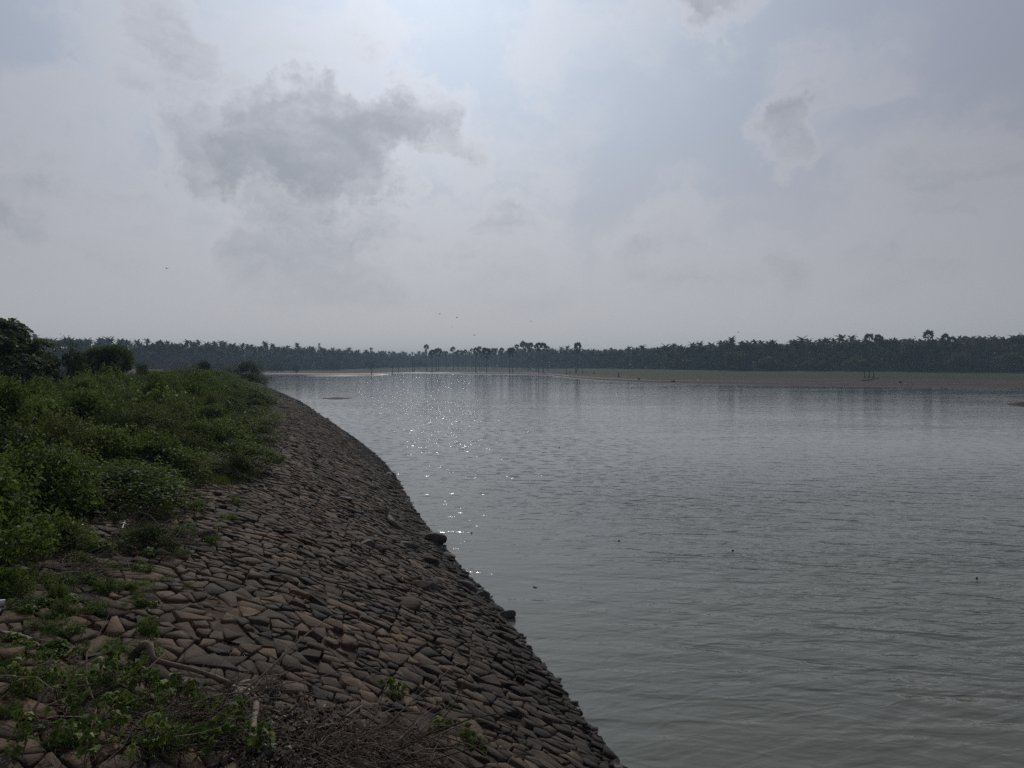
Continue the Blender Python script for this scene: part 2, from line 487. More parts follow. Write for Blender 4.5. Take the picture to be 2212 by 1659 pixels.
def terrain_z(X, Y):
    X = np.asarray(X, float); Y = np.asarray(Y, float)
    az = np.arctan2(X, Y); r = np.hypot(X, Y)
    r0 = np.interp(az, SH_AZ, SH_R)
    q = r / r0 + 0.010 * fnoise(X, Y, 14.0, 3)
    # across the shore: bed, low mud spit, narrow backwater, mud flat, grass bank, grove
    zr = np.interp(q, [0.2, 0.9, 1.0, 1.03, 1.12, 1.155, 1.165, 1.185, 1.205, 1.3, 1.5, 1.75, 2.2, 3.0, 6.0, 20.0],
                      [-2.0, -0.6, 0.0, 0.07, 0.09, 0.05, -0.03, -0.04, 0.06, 0.22, 0.45, 0.9, 1.6, 2.2, 3.0, 8.0])
    # flatter, half flooded head of the lake on the left
    zl = np.interp(q, [0.2, 0.9, 1.0, 1.1, 1.3, 1.7, 1.9, 2.3, 6.0, 20.0], [-2.0, -0.6, 0.0, 0.07, 0.10, 0.15, 0.45, 1.3, 3.0, 8.0])
    zl = zl + np.where((q > 0.99) & (q < 1.95), 0.16 * fnoise(X * 0.35, Y, 22.0, 3) + 0.0, 0.0)
    w = np.clip((az - az_of(900.0)) / (az_of(1010.0) - az_of(900.0)), 0, 1)
    z = zl * (1 - w) + zr * w
    z = z + np.where(q > 1.22, 0.10 * fnoise(X, Y, 35.0, 3) * np.clip((q - 1.22) * 3, 0, 1), 0)
    # behind the camera: dry land
    back = np.clip((-Y - 30) / 40, 0, 1)
    return z * (1 - back) + 0.9 * back
def build_terrain():
    azf = np.unique(np.concatenate([np.arange(-180, -48, 4.0), np.arange(-48, -36, 1.0), np.arange(-36, 38, 0.22), np.arange(38, 60, 1.0), np.arange(60, 181, 4.0)]))
    azf = azf[(azf >= -180) & (azf < 180)]
    az = np.radians(azf)
    rr = np.concatenate([[3, 8, 15, 25, 40, 60, 85, 110], np.geomspace(130, 900, 210), np.geomspace(930, 4000, 24)])
    A, RR = np.meshgrid(az, rr, indexing='ij')
    X = RR * np.sin(A); Y = RR * np.cos(A)
    Z = terrain_z(X, Y)
    # land behind the embankment
    u, d = xy2ud_many(X.ravel(), Y.ravel())
    u = u.reshape(X.shape); d = d.reshape(X.shape)
    landm = np.clip((d - 6) / 12, 0, 1) * (u < WU[-1] - 5) * (np.hypot(X, Y) < 520)
    Z = Z * (1 - landm) + (0.75 + 0.12 * fnoise(X, Y, 20, 2)) * landm
    near = (d < 6) & (d > -3.5) & (RR < 300)
    Z = np.where(near, np.minimum(Z, -1.2), Z)
    na, nr = X.shape
    V = np.stack([X, Y, Z], -1).reshape(-1, 3)
    i = np.arange(na)[:, None]; j = np.arange(nr - 1)[None]
    i2 = (i + 1) % na
    F = np.stack([i * nr + j, i * nr + j + 1, i2 * nr + j + 1, i2 * nr + j], -1).reshape(-1, 4)
    V = np.vstack([V, [[0, 0, -1.2]]])
    k = np.arange(na)
    F3 = np.stack([k * nr, ((k + 1) % na) * nr, np.full(na, len(V) - 1)], -1)
    me = mk_mesh('ground', V, [F, F3], None, True)
    m, T, out = material('mud_and_grass')
    p = T.new('ShaderNodeBsdfPrincipled'); p.inputs['Specular IOR Level'].default_value = 0.06
    geo = T.new('ShaderNodeNewGeometry').outputs['Position']
    sp = T.new('ShaderNodeSeparateXYZ'); T.l.new(geo, sp.inputs[0])
    zn = sp.outputs[2]
    st = T.new('ShaderNodeMapping'); st.inputs['Scale'].default_value = (0.35, 1.0, 1.0); T.l.new(geo, st.inputs[0])
    nz = T.noise(st.outputs[0], 0.05, 6.0, 0.6)
    nf = T.noise(geo, 0.5, 6.0, 0.65)
    mud = T.mix(T.rng(nz, 0.35, 0.65), c3(0.068, 0.046, 0.037), c3(0.110, 0.075, 0.058))
    mud = T.mix(T.rng(nf, 0.4, 0.7, 0, 0.5), mud, c3(0.075, 0.058, 0.046))
    wet = T.rng(zn, 0.0, 0.09, 1.0, 0.0)
    mud = T.mix(wet, mud, c3(0.055, 0.045, 0.040))
    gr = T.mix(nf, c3(0.030, 0.042, 0.017), c3(0.060, 0.074, 0.029))
    gf = T.rng(T.m('ADD', zn, T.m('MULTIPLY', T.m('SUBTRACT', nz, 0.5), 0.6)), 0.27, 0.45)
    T.l.new(T.mix(gf, mud, gr), p.inputs['Base Color'])
    T.l.new(T.rng(wet, 0.0, 1.0, 0.95, 0.45), p.inputs['Roughness'])
    b = T.new('ShaderNodeBump'); b.inputs['Strength'].default_value = 0.5; b.inputs['Distance'].default_value = 0.2
    T.l.new(T.noise(geo, 1.2, 6.0, 0.65), b.inputs['Height']); T.l.new(b.outputs[0], p.inputs['Normal'])
    T.l.new(p.outputs[0], out.inputs[0])
    me.materials.append(m)
    tag(link('ground', me), 'brown mud flats and grassy banks round the reservoir', None, None, 'structure')
build_terrain()

# ------------------------------------------------------------------ water
def build_water():
    n = 128
    th = np.arange(n) * 2 * math.pi / n
    V = [(0, 300, 0)] + [(1500 * math.sin(a), 300 + 1500 * math.cos(a), 0) for a in th]
    k = np.arange(n)
    F = np.stack([np.zeros(n, int), 1 + (k + 1) % n, 1 + k], -1)
    me = mk_mesh('water', np.array(V), F)
    m, T, out = material('lake_water')
    geo = T.new('ShaderNodeNewGeometry').outputs['Position']
    sp = T.new('ShaderNodeSeparateXYZ'); T.l.new(geo, sp.inputs[0])
    p = T.new('ShaderNodeBsdfPrincipled')
    p.inputs['IOR'].default_value = 1.333
    p.inputs['Specular IOR Level'].default_value = 0.5
    p.inputs['Roughness'].default_value = 0.05
    big = T.noise(geo, 0.05, 3.0, 0.5)
    T.l.new(T.mix(big, c3(0.112, 0.119, 0.092), c3(0.140, 0.146, 0.114)), p.inputs['Base Color'])
    # ripples: crests roughly across the view, a few directions and sizes
    def wav(rot, sc, stretch, detail=3.0, dist=0.4, rough=0.5):
        mp = T.new('ShaderNodeMapping', vector_type='TEXTURE')
        mp.inputs['Rotation'].default_value = (0, 0, R(rot))
        mp.inputs['Scale'].default_value = (stretch, 1.0, 1.0)
        T.l.new(geo, mp.inputs[0])
        return T.noise(mp.outputs[0], sc, detail, rough, dist)
    w1 = wav(-12, 1.7, 3.4, 2.0, 0.5)
    w2 = wav(14, 3.2, 2.4, 2.0, 0.4)
    w3 = wav(-30, 7.0, 1.7, 3.0, 0.2, 0.6)
    w4 = wav(4, 0.4, 2.6, 2.0, 0.4)
    w5 = T.m('MAXIMUM', T.m('SUBTRACT', wav(-3, 2.3, 1.6, 1.0, 0.15), 0.555), 0.0)          # scattered sharper wavelets, out of the lee
    w5 = T.m('MULTIPLY', w5, T.rng(sp.outputs[1], 16.0, 40.0, 0.0, 1.0))
    gust = T.rng(T.m('ADD', sp.outputs[0], T.m('MULTIPLY', sp.outputs[1], 0.08)), 2.0, 15.0, 1.0, 0.16)      # the breeze freshens along the embankment
    w5 = T.m('MULTIPLY', w5, gust)
    h = T.m('ADD', T.m('ADD', T.m('MULTIPLY', w1, 0.36), T.m('MULTIPLY', w2, 0.17)), T.m('ADD', T.m('MULTIPLY', w3, 0.052), T.m('MULTIPLY', w4, 0.16)))
    h = T.m('MULTIPLY', h, T.rng(sp.outputs[1], 8.0, 48.0, 1.45, 0.22))
    h = T.m('ADD', h, T.m('MULTIPLY', w5, 0.85))
    # wind shelter: calmer close under the embankment, and slicks and cat's paws farther out
    shel = T.m('SUBTRACT', T.m('ADD', sp.outputs[0], T.m('MULTIPLY', sp.outputs[1], 0.29)), 4.0)
    calm = T.rng(shel, -0.5, 9.0, 0.45, 1.0)
    mp = T.new('ShaderNodeMapping'); mp.inputs['Scale'].default_value = (0.5, 1.0, 1.0); T.l.new(geo, mp.inputs[0])
    patch = T.rng(T.noise(mp.outputs[0], 0.045, 4.0, 0.6, 0.8), 0.36, 0.64, 0.55, 1.15)
    h = T.m('MULTIPLY', h, T.m('MULTIPLY', calm, patch))
    b = T.new('ShaderNodeBump'); b.inputs['Strength'].default_value = 1.0; b.inputs['Distance'].default_value = 0.24
    T.l.new(h, b.inputs['Height']); T.l.new(b.outputs[0], p.inputs['Normal'])
    T.l.new(p.outputs[0], out.inputs[0])
    me.materials.append(m)
    tag(link('water', me), 'rippled grey green water of the reservoir', None, None, 'structure')
build_water()

# ------------------------------------------------------------------ embankment core with stone pitching
def build_embankment():
    us = np.concatenate([np.arange(WU[0], -14, 2.0), np.arange(-14, 60, 0.5), np.arange(60, 200, 2.0), np.arange(200, WU[-1], 6.0)])
    ds = np.array([-6, -4, -2.5, -1.2, -0.4, 0, 0.5, 1, 1.5, 2, 2.5, 3, 3.5, 4, 4.5, 5, 5.5, 6, 6.5, 7, 7.5, 8, 9, 10, 11, 12, 13, 14.5, 16, 20, 24, 30])
    U, D = np.meshgrid(us, ds, indexing='ij')
    P = ud2xyz(U.ravel(), D.ravel(), 0.0)
    P[:, 2] += 0.035 * fnoise(P[:, 0], P[:, 1], 0.6, 3) - 0.03
    P[:, 2] += 0.16 * np.clip(fnoise(P[:, 0] + 3.3, P[:, 1], 1.1, 3) - 0.22, 0, .55) * np.clip((D.ravel() - 1.2) / 2.0, 0, 1)      # silt washed over some of the stones
    nu, nd = U.shape
    i = np.arange(nu - 1)[:, None]; j = np.arange(nd - 1)[None]
    F = np.stack([i * nd + j, (i + 1) * nd + j, (i + 1) * nd + j + 1, i * nd + j + 1], -1).reshape(-1, 4)
    me = mk_mesh('embankment', P, F, None, True)
    me.materials.append(M['soil'])
    emb = tag(link('embankment', me), 'curved earth embankment faced with rough brown stone pitching', None, None, 'structure')
    return emb
EMB = build_embankment()

def clip(poly, nx, ny, c):
    """keep the part of poly with nx*x+ny*y <= c"""
    out = []
    n = len(poly)
    for i in range(n):
        ax, ay = poly[i]; bx, by = poly[(i + 1) % n]
        da = nx * ax + ny * ay - c; db = nx * bx + ny * by - c
        if da <= 0: out.append((ax, ay))
        if (da < 0 < db) or (db < 0 < da):
            t = da / (da - db)
            out.append((ax + (bx - ax) * t, ay + (by - ay) * t))
    return out

def dtop(u):
    return np.interp(u, [-8, 0, 1.5, 5, 9, 13, 18, 30, 160], [8.2, 7.8, 7.4, 6.9, 6.2, 5.0, 5.3, 5.9, 6.0])

def split_cells():
    """crazed rubble: split the slope by rough lines until the pieces are stone sized"""
    cells = []
    stack = []
    u = -8.0
    while u < 172:
        stack.append([(u, -0.5), (u + 2.5, -0.5), (u + 2.5, 8.4), (u, 8.4)]); u += 2.5
    while stack:
        P = stack.pop()
        A = np.array(P)
        x, y = A[:, 0], A[:, 1]
        area = 0.5 * abs(np.dot(x, np.roll(y, -1)) - np.dot(y, np.roll(x, -1)))
        c = A.mean(0)
        if y.min() > dtop(c[0]) + 0.5: continue
        s = float(np.interp(c[0], [-8, 8, 25, 60, 90, 172], [0.222, 0.226, 0.232, 0.32, 0.5, 0.75]))
        if area < s * s * random.choice((0.4, 0.6, 0.9, 1.1, 1.5, 2.3)) or area < 0.009:
            cells.append((c[0], c[1], s, P)); continue
        Q = A - c
        w, v = np.linalg.eigh(Q.T @ Q)
        ax = v[:, 1]
        th = math.atan2(ax[1], ax[0]) + random.gauss(0, 0.30)
        nx, ny = math.cos(th), math.sin(th)
        pr = A @ np.array([nx, ny])
        cut = pr.min() + (pr.max() - pr.min()) * random.uniform(0.36, 0.64)
        for q in (clip(P, nx, ny, cut), clip(P, -nx, -ny, -cut)):
            if len(q) >= 3: stack.append(q)
    return cells

def build_stones():
    cells = split_cells()
    # geometry of each stone
    stones = []
    for (u, d, s, poly) in cells:
        P = np.array(poly)
        e = np.linalg.norm(np.roll(P, -1, 0) - P, axis=1)
        P = P[e > 0.02]
        if len(P) < 3: continue
        x, y = P[:, 0], P[:, 1]
        area = 0.5 * abs(np.dot(x, np.roll(y, -1)) - np.dot(y, np.roll(x, -1)))
        if area < 0.0035: continue
        if random.random() < 0.022: continue
        c = P.mean(0)
        fine = u < 26
        if d > dtop(u) + 0.1: continue
        if fine:                                        # knock off corners, break long edges
            Q = []
            nP = len(P)
            for k in range(nP):
                p0, a, b = P[k - 1], P[k], P[(k + 1) % nP]
                if random.random() < 0.35 and nP < 7:
                    f = random.uniform(.08, .22)
                    Q.append(a + (p0 - a) * f); Q.append(a + (b - a) * random.uniform(.08, .22))
                else:
                    Q.append(a + (c - a) * random.uniform(0, .07))
                if np.linalg.norm(b - a) > 0.2 and nP < 6:
                    nn = np.array([-(b - a)[1], (b - a)[0]]) / np.linalg.norm(b - a)
                    Q.append((a + b) / 2 + (b - a) * random.uniform(-.15, .15) + nn * random.uniform(-.012, .014) * 1.0)
            P = np.array(Q)
        rad = np.linalg.norm(P - c, axis=1).mean()
        gap = random.uniform(0.003, 0.016) if fine else 0.01 + 0.02 * s
        P = c + (P - c) * max(0.6, 1 - gap / rad) * random.uniform(0.965, 1.0)
        if fine and random.random() < 0.16:             # some stones sit twisted in their bed
            a = random.uniform(-.2, .2)
            P = c + (P - c) @ np.array([[math.cos(a), -math.sin(a)], [math.sin(a), math.cos(a)]]) * 0.92
        n = len(P)
        top = random.uniform(0.036, 0.056) if random.random() < 0.82 else random.uniform(-0.01, 0.085)
        if not fine: top *= 1.0 + 0.6 * (s > 0.4)
        tl = np.array([random.gauss(0, .045), random.gauss(0, .045)])
        hgt = lambda Q: top + (Q - c) @ tl
        r1 = c + (P - c) * 1.0
        i1 = c + (P - c) * (random.uniform(0.91, 0.97))
        jit = rng.normal(size=n) * 0.007
        h1 = hgt(r1) - random.uniform(0.004, 0.018) + jit
        if fine:
            i1 = i1 + rng.normal(size=i1.shape) * 0.006
            h2 = hgt(i1) + rng.normal(size=n) * 0.005
            U = np.concatenate([P[:, 0], r1[:, 0], i1[:, 0], [c[0] + random.uniform(-.03, .03)]])
            Dv = np.concatenate([P[:, 1], r1[:, 1], i1[:, 1], [c[1] + random.uniform(-.03, .03)]])
            H = np.concatenate([np.full(n, -0.13), h1, h2, [hgt(c[None])[0] + random.gauss(0.004, .007)]])
        else:
            U = np.concatenate([P[:, 0], i1[:, 0], [c[0]]])
            Dv = np.concatenate([P[:, 1], i1[:, 1], [c[1]]])
            H = np.concatenate([np.full(n, -0.10), hgt(i1), [top + 0.01]])
        rings = 3 if fine else 2
        k = np.arange(n); k2 = (k + 1) % n
        F4 = np.concatenate([np.stack([q * n + k, q * n + k2, (q + 1) * n + k2, (q + 1) * n + k], -1) for q in range(rings - 1)])
        F3 = np.stack([(rings - 1) * n + k, (rings - 1) * n + k2, np.full(n, rings * n)], -1)
        stones.append((u, d, area, U, Dv, H, F4, F3))
    # to world
    allU = np.concatenate([s[3] for s in stones]); allD = np.concatenate([s[4] for s in stones]); allH = np.concatenate([s[5] for s in stones])
    W = ud2xyz(allU, allD, allH)
    off = 0
    rec = []
    for s in stones:
        n = len(s[3]); rec.append((s, W[off:off + n])); off += n
    # the 300 that show largest
    size = []
    for (s, V) in rec:
        X, Y, f = project(V)
        if f.min() < 1 or X.mean() < 5 or X.mean() > 2207 or Y.mean() > 1654 or s[1] < 0.02: size.append(0); continue
        size.append((X.max() - X.min()) * (Y.max() - Y.min()))
    order = np.argsort(-np.array(size))[:300]
    big = set(int(i) for i in order)
    rest = MB()
    for i, (s, V) in enumerate(rec):
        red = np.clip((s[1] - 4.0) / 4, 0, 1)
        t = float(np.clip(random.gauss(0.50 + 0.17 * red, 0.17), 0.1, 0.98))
        t *= float(np.interp(s[1] + 0.25 * math.sin(s[0] * 1.7) + random.gauss(0, .15), [0.05, 0.35, 1.1, 2.2], [0.3, 0.5, 0.82, 1.0]))     # damp band at the waterline, plus the backlit lower slope's shade put into the tint
        if i in big:
            m = MB(); c = V.mean(0)
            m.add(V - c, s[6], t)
            m.F.setdefault(3, []).append(s[7])
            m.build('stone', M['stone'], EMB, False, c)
        else:
            base = rest.n
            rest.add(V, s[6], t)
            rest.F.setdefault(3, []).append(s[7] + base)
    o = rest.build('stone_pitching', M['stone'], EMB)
    o['kind'] = 'stuff'
build_stones()

# ------------------------------------------------------------------ vegetation meshes
def bush_mesh(name, mat, nleaf, lsize, lobes, flat=0.8, aspect=0.5, upright=0.0, core=0.25, stems=0, spread=0.85):
    """a dome about 1 m in radius and 1 m high made of leaf clumps"""
    mb = MB()
    L = []
    for k in range(lobes):
        a = random.uniform(0, 2 * math.pi); r = random.uniform(0.0, spread) ** 0.8
        rr = random.uniform(0.17, 0.42)
        L.append((math.cos(a) * r, math.sin(a) * r, (1 - r * r) * random.uniform(0.30, 0.80) * flat + 0.08, rr, random.uniform(-.14, .14)))
    per = nleaf // lobes
    for (x, y, z, rr, tt) in L:
        dirs = rnd_dirs(per)
        dirs[:, 2] = np.where(dirs[:, 2] < -0.3, -dirs[:, 2], dirs[:, 2])
        rad = rr * np.where(rng.random(per) < core, rng.uniform(0.2, 0.8, per), rng.uniform(0.78, 1.12, per))
        # ragged clumps
        cl = 1 + 0.22 * np.sin(dirs[:, 0] * 9 + x * 30) * np.sin(dirs[:, 1] * 8 + y * 20) * np.cos(dirs[:, 2] * 7)
        C = np.array([x, y, z]) + dirs * (rad * cl)[:, None] * np.array([1, 1, 0.92])
        C[:, 2] = np.maximum(C[:, 2], 0.01)
        N = unit(dirs + rng.normal(size=(per, 3)) * 0.75 + np.array([0, 0, 0.5]))
        ax = None
        if upright: ax = unit(dirs * (1 - upright) + np.array([0, 0, upright]) + rng.normal(size=(per, 3)) * 0.3)
        t = np.clip(0.45 + tt + rng.normal(size=per) * 0.17, 0, 1)
        leaves(mb, C, N, lsize * rng.uniform(0.6, 1.35, per), aspect, 0.3, t, ax)
    # lower skirt so no daylight shows under the dome
    n2 = nleaf // 5
    a = rng.uniform(0, 2 * math.pi, n2); r = np.sqrt(rng.random(n2)) * 0.95
    C = np.stack([np.cos(a) * r, np.sin(a) * r, rng.uniform(0, 0.35, n2)], -1)
    leaves(mb, C, unit(rng.normal(size=(n2, 3)) * .6 + np.array([0, 0, 1.0])), lsize * rng.uniform(0.7, 1.4, n2), aspect, 0.3, np.clip(0.42 + rng.normal(size=n2) * .15, 0, 1))
    # sprigs that break the outline
    for k in range(stems):
        a = random.uniform(0, 2 * math.pi); r = random.uniform(0.1, 0.75)
        p0 = np.array([math.cos(a) * r, math.sin(a) * r, (1 - r * r) * 0.65 * flat + 0.15])
        dr = unit(np.array([math.cos(a) * 0.5, math.sin(a) * 0.5, random.uniform(0.6, 1.5)]))
        ln = random.uniform(0.15, 0.5)
        pts = np.array([p0 + dr * ln * q + np.array([math.cos(a), math.sin(a), -0.5]) * 0.1 * q * q for q in (0, .5, 1)])
        nl = 14
        q = rng.random(nl)
        C = p0 + dr * (ln * q)[:, None] + rng.normal(size=(nl, 3)) * 0.03
        leaves(mb, C, unit(rng.normal(size=(nl, 3)) + np.array([0, 0, .8])), lsize * rng.uniform(.6, 1.1, nl), aspect, .3, np.clip(0.6 + rng.normal(size=nl) * .15, 0, 1))
    me = mb.mesh(name); me.materials.append(M[mat])
    return me

BUSH = {
    'leafy': [bush_mesh('leafy_bush', 'leaf', 4800, 0.075, 17, 0.8, 0.5, 0, .22, 46) for _ in range(3)],
    'grey': [bush_mesh('grey_bush', 'leaf_grey', 5600, 0.055, 19, 0.85, 0.42, 0.3, .22, 60) for _ in range(3)],
    'vine': [bush_mesh('vine_mound', 'leaf_vine', 4000, 0.09, 18, 0.62, 0.75, 0, .15, 24) for _ in range(2)],
    'dark': [bush_mesh('dark_bush', 'leaf_dark', 5000, 0.062, 15, 0.9, 0.45, 0.2, .22, 36) for _ in range(2)],
    'tuft': [bush_mesh('tuft', 'leaf', 900, 0.12, 8, 0.75, 0.35, 0.5, .3, 14, .6) for _ in range(3)],
    'weed': [bush_mesh('weed', 'leaf_vine', 460, 0.2, 7, 0.7, 0.7, 0.1, .3, 0, .35) for _ in range(3)],
    'brown': [bush_mesh('dry_shrub', 'grass', 2600, 0.075, 10, 0.7, 0.3, 0.5, .25, 14) for _ in range(2)],
}
def place(name, meshes, p, sx, sz, label, cat, group=None, rot=None, sink=0.04):
    me = random.choice(meshes) if isinstance(meshes, list) else meshes
    o = link(name, me, None, (p[0], p[1], p[2] - sink))
    o.rotation_euler = (random.uniform(-.08, .08), random.uniform(-.08, .08), random.uniform(0, 6.28) if rot is None else rot)
    o.scale = (sx * random.uniform(.9, 1.1), sx * random.uniform(.9, 1.1), sz)
    return tag(o, label, cat, group)

def size_at(p, px):
    """metres covered by px picture units at point p"""
    return px * (1024 / 2212.0) / FPX * (p[1] * _cp - (p[2] - CAM[2]) * _sp)

# bushes one can point at on the embankment: x, y of the foot, width, height in picture units
NAMED = [
    ('vine', 'vine_mound', 170, 1098, 190, 92, 'broad bright green vine mound spilling over the stones below the thicket', 'vine'),
    ('dark', 'round_bush', 345, 1018, 112, 88, 'dark rounded bush beside the yellow grass patch at the thicket edge', 'bush'),
    ('leafy', 'leafy_bush', 235, 1035, 130, 92, 'dark leafy bush just above the bright vine mound', 'bush'),
    ('vine', 'vine_mound', 20, 1120, 150, 90, 'bright green vine mound cut by the left edge, beside the litter', 'vine'),
    ('leafy', 'low_shrub', 165, 1195, 150, 70, 'low green shrub growing over the stones above the reddish twigs', 'shrub'),
    ('dark', 'low_shrub', 525, 1040, 120, 55, 'dark low shrub at the corner where stones meet the thicket', 'shrub'),
    ('brown', 'dry_shrub', 430, 1045, 110, 60, 'brownish shrub beside the yellow grass patch', 'shrub'),
    ('dark', 'thorny_shrub', 330, 1190, 140, 62, 'dark tangled shrub with white bottle and litter in front', 'shrub'),
    ('leafy', 'leafy_bush', 20, 1300, 120, 70, 'bright leafy bush at the left edge beside the white foam box', 'bush'),
    ('grey', 'grey_bush', 475, 925, 90, 70, 'greyish bush near the crest above the dark corner shrub', 'bush'),
    ('dark', 'round_bush', 490, 985, 80, 50, 'small dark round bush among lighter scrub near the stone face', 'bush'),
]
for kind, nm, x, y, w, h, lab, cat in NAMED:
    p, u, d = bank(x, y)
    W = size_at(p, w) / 2; H = size_at(p, h)
    pp = ud2xyz(u + 0.0, d + W * 0.3)
    place(nm, BUSH[kind], pp, W, H * 1.05, lab, cat)

# the thicket on the crest: bushes that nothing tells apart
GEN = {'leafy': ('leafy_bush', 'green leafy bush in the thicket on the embankment crest', 'leafy bushes of the crest thicket'),
       'grey': ('grey_bush', 'pale small-leaved bush in the thicket on the embankment crest', 'pale bushes of the crest thicket'),
       'vine': ('vine_mound', 'bright vine mound in the thicket on the embankment crest', 'vine mounds of the crest thicket'),
       'brown': ('olive_shrub', 'olive brown shrub in the thicket on the embankment crest', 'olive shrubs of the crest thicket'),
       'dark': ('dark_bush', 'dark bush in the thicket on the embankment crest', 'dark bushes of the crest thicket')}
def thicket():
    n = 0
    u = -1.0
    while u < 150:
        step = float(np.interp(u, [0, 20, 60, 150], [1.15, 1.3, 2.0, 3.6]))
        d = float(dtop(u)) + 0.35
        first = True
        while d < 15.5:
            big = float(np.interp(d, [5, 7.5, 10, 13, 16], [0.55, 0.95, 1.45, 1.5, 1.6]))
            uu = u + random.uniform(-.5, .5) * step; dd = d + random.uniform(-.3, .3)
            p = ud2xyz(uu, dd)
            X, Y, f = project(p)
            if f > 3 and -160 < X < 640 and (Y - 30) > 0:
                w = random.random()
                near = u < 9
                kind = ('leafy' if w < .42 else 'grey' if w < .62 else 'vine' if w < .82 else 'dark')
                if random.random() < .07: kind = 'brown'
                if not near and kind == 'vine' and random.random() < .55: kind = 'grey'
                sx = float(np.interp(u, [0, 20, 60, 150], [1.0, 1.15, 1.6, 2.4])) * random.uniform(.7, 1.3)
                sz = big * (random.uniform(1.0, 1.4) if random.random() < .3 else random.uniform(.42, .9))
                top = p[2] + sz
                # the thicket stays under the skyline seen in the picture
                lim = z_at(float(X), float(np.interp(X, [0, 120, 300, 440, 500, 560], [812, 816, 806, 794, 808, 843])), math.hypot(p[0], p[1]))
                sz = min(sz, max(0.3, (lim - p[2]) / 1.0))
                nm, lab, grp = GEN[kind]
                zone = 'near the left edge' if u < 7 else 'level with the corner shrub' if u < 20 else 'halfway to the far tip' if u < 55 else 'towards the far tip'
                if first: zone = 'right against the stones, ' + zone
                place(nm, BUSH[kind], p, sx, sz, lab.replace(' in the thicket on the embankment crest', ' of the crest thicket, ' + zone), 'bush', grp + ', ' + zone); n += 1
            first = False
            d += step * random.uniform(.75, 1.1) * 0.95
        u += step
    return n
NB = thicket()

# low herbs between the bushes
def ground_cover():
    mb = MB()
    n = 42000
    u = 160 * rng.random(n) ** 1.9 - 2
    d = dtop(u) - 0.25 + rng.random(n) ** 0.8 * 9
    keep = (fnoise(u, d, 0.9, 2) > -0.25) | (d > dtop(u) + 0.8)
    u, d = u[keep], d[keep]; n = len(u)
    C = ud2xyz(u, d, 0.02 + rng.random(n) ** 1.5 * np.interp(u, [0, 10, 60], [.22, .32, .5]))
    sz = np.interp(u, [0, 15, 60, 160], [0.06, 0.09, 0.2, 0.4]) * rng.uniform(.6, 1.4, n)
    leaves(mb, C, unit(rng.normal(size=(n, 3)) * .7 + np.array([0, -0.2, 1])), sz, 0.5, .3, np.clip(0.45 + 0.2 * fnoise(u, d, 2.0, 2) + rng.normal(size=n) * .15, 0, 1))
    o = mb.build('undergrowth', M['leaf'])
    tag(o, 'low green herbs covering the ground between the bushes', 'undergrowth', None, 'stuff')
ground_cover()

# yellowish grass
def grass_patch(name, x, y, rx, ry, n, hgt, label, mat='grass'):
    p, u, d = bank(x, y)
    mb = MB()
    W = size_at(p, rx)
    uu = u + rng.normal(size=n) * W * 0.55; dd = d + rng.normal(size=n) * W * ry
    B = ud2xyz(uu, dd, 0.0)
    h = hgt * rng.uniform(.5, 1.2, n)
    lean = rng.normal(size=(n, 3)) * 0.35; lean[:, 2] = 1; lean = unit(lean)
    side = unit(np.cross(lean, rng.normal(size=(n, 3)))) * (0.004 + 0.0008 * p[1])
    V = np.stack([B - side, B + side, B + lean * h[:, None] + np.array([0, 0, -.02])], 1).reshape(-1, 3) - p
    mb.add(V, np.arange(3 * n).reshape(n, 3), np.repeat(np.clip(rng.normal(size=n) * .2 + .5, 0, 1), 3))
    o = mb.build(name, M[mat], None, False, p)
    return tag(o, label, 'grass', None, 'stuff')
grass_patch('grass', 330, 1050, 50, .30, 3200, .16, 'yellow green grass patch at the edge of the stones')
grass_patch('grass', 470, 1040, 60, .3, 1600, .18, 'olive grass at the corner of the thicket')
grass_patch('grass', 290, 1085, 50, .3, 1300, .14, 'thin grass below the round bush')

# tufts and weeds rooted between the stones
TUFTS = [(325, 1385, 40, 52), (218, 1452, 30, 34), (140, 1342, 38, 55), (245, 1398, 30, 28), (60, 1412, 34, 26), (125, 1295, 40, 40), (185, 1268, 46, 36), (232, 1290, 48, 40),
         (295, 1300, 30, 26), (355, 1262, 30, 24), (20, 1440, 46, 34), (100, 1385, 30, 26), (272, 1322, 26, 24), (420, 1108, 40, 34), (350, 1128, 44, 34), (255, 1130, 36, 26),
         (455, 1180, 34, 26), (395, 1165, 40, 34), (170, 1330, 30, 24), (60, 1350, 26, 22), (305, 1240, 44, 30), (240, 1235, 36, 26), (400, 1275, 24, 18), (15, 1395, 30, 24), (180, 1395, 24, 18)]
words = ['first', 'second', 'third', 'fourth', 'fifth', 'sixth', 'seventh', 'eighth', 'ninth', 'tenth', 'eleventh', 'twelfth', 'thirteenth', 'fourteenth', 'fifteenth',
         'sixteenth', 'seventeenth', 'eighteenth', 'nineteenth', 'twentieth', 'twenty-first', 'twenty-second', 'twenty-third', 'twenty-fourth', 'twenty-fifth',
         'twenty-sixth', 'twenty-seventh', 'twenty-eighth', 'twenty-ninth', 'thirtieth', 'thirty-first', 'thirty-second']
TUFTS.sort(key=lambda q: q[1])
for k, (x, y, w, h) in enumerate(TUFTS):
    p, u, d = bank(x, y)
    W = size_at(p, w) / 2
    lab = 'dense round green tuft between the stones, beside the curled frond stalk' if (x, y) == (325, 1385) else \
          'small green tuft between the stones, %s from the top among the stone tufts' % words[k]
    place('green_tuft', BUSH['tuft'], p, W * 1.7, size_at(p, h) * 1.35, lab, 'tuft', 'green tufts rooted between the stones')

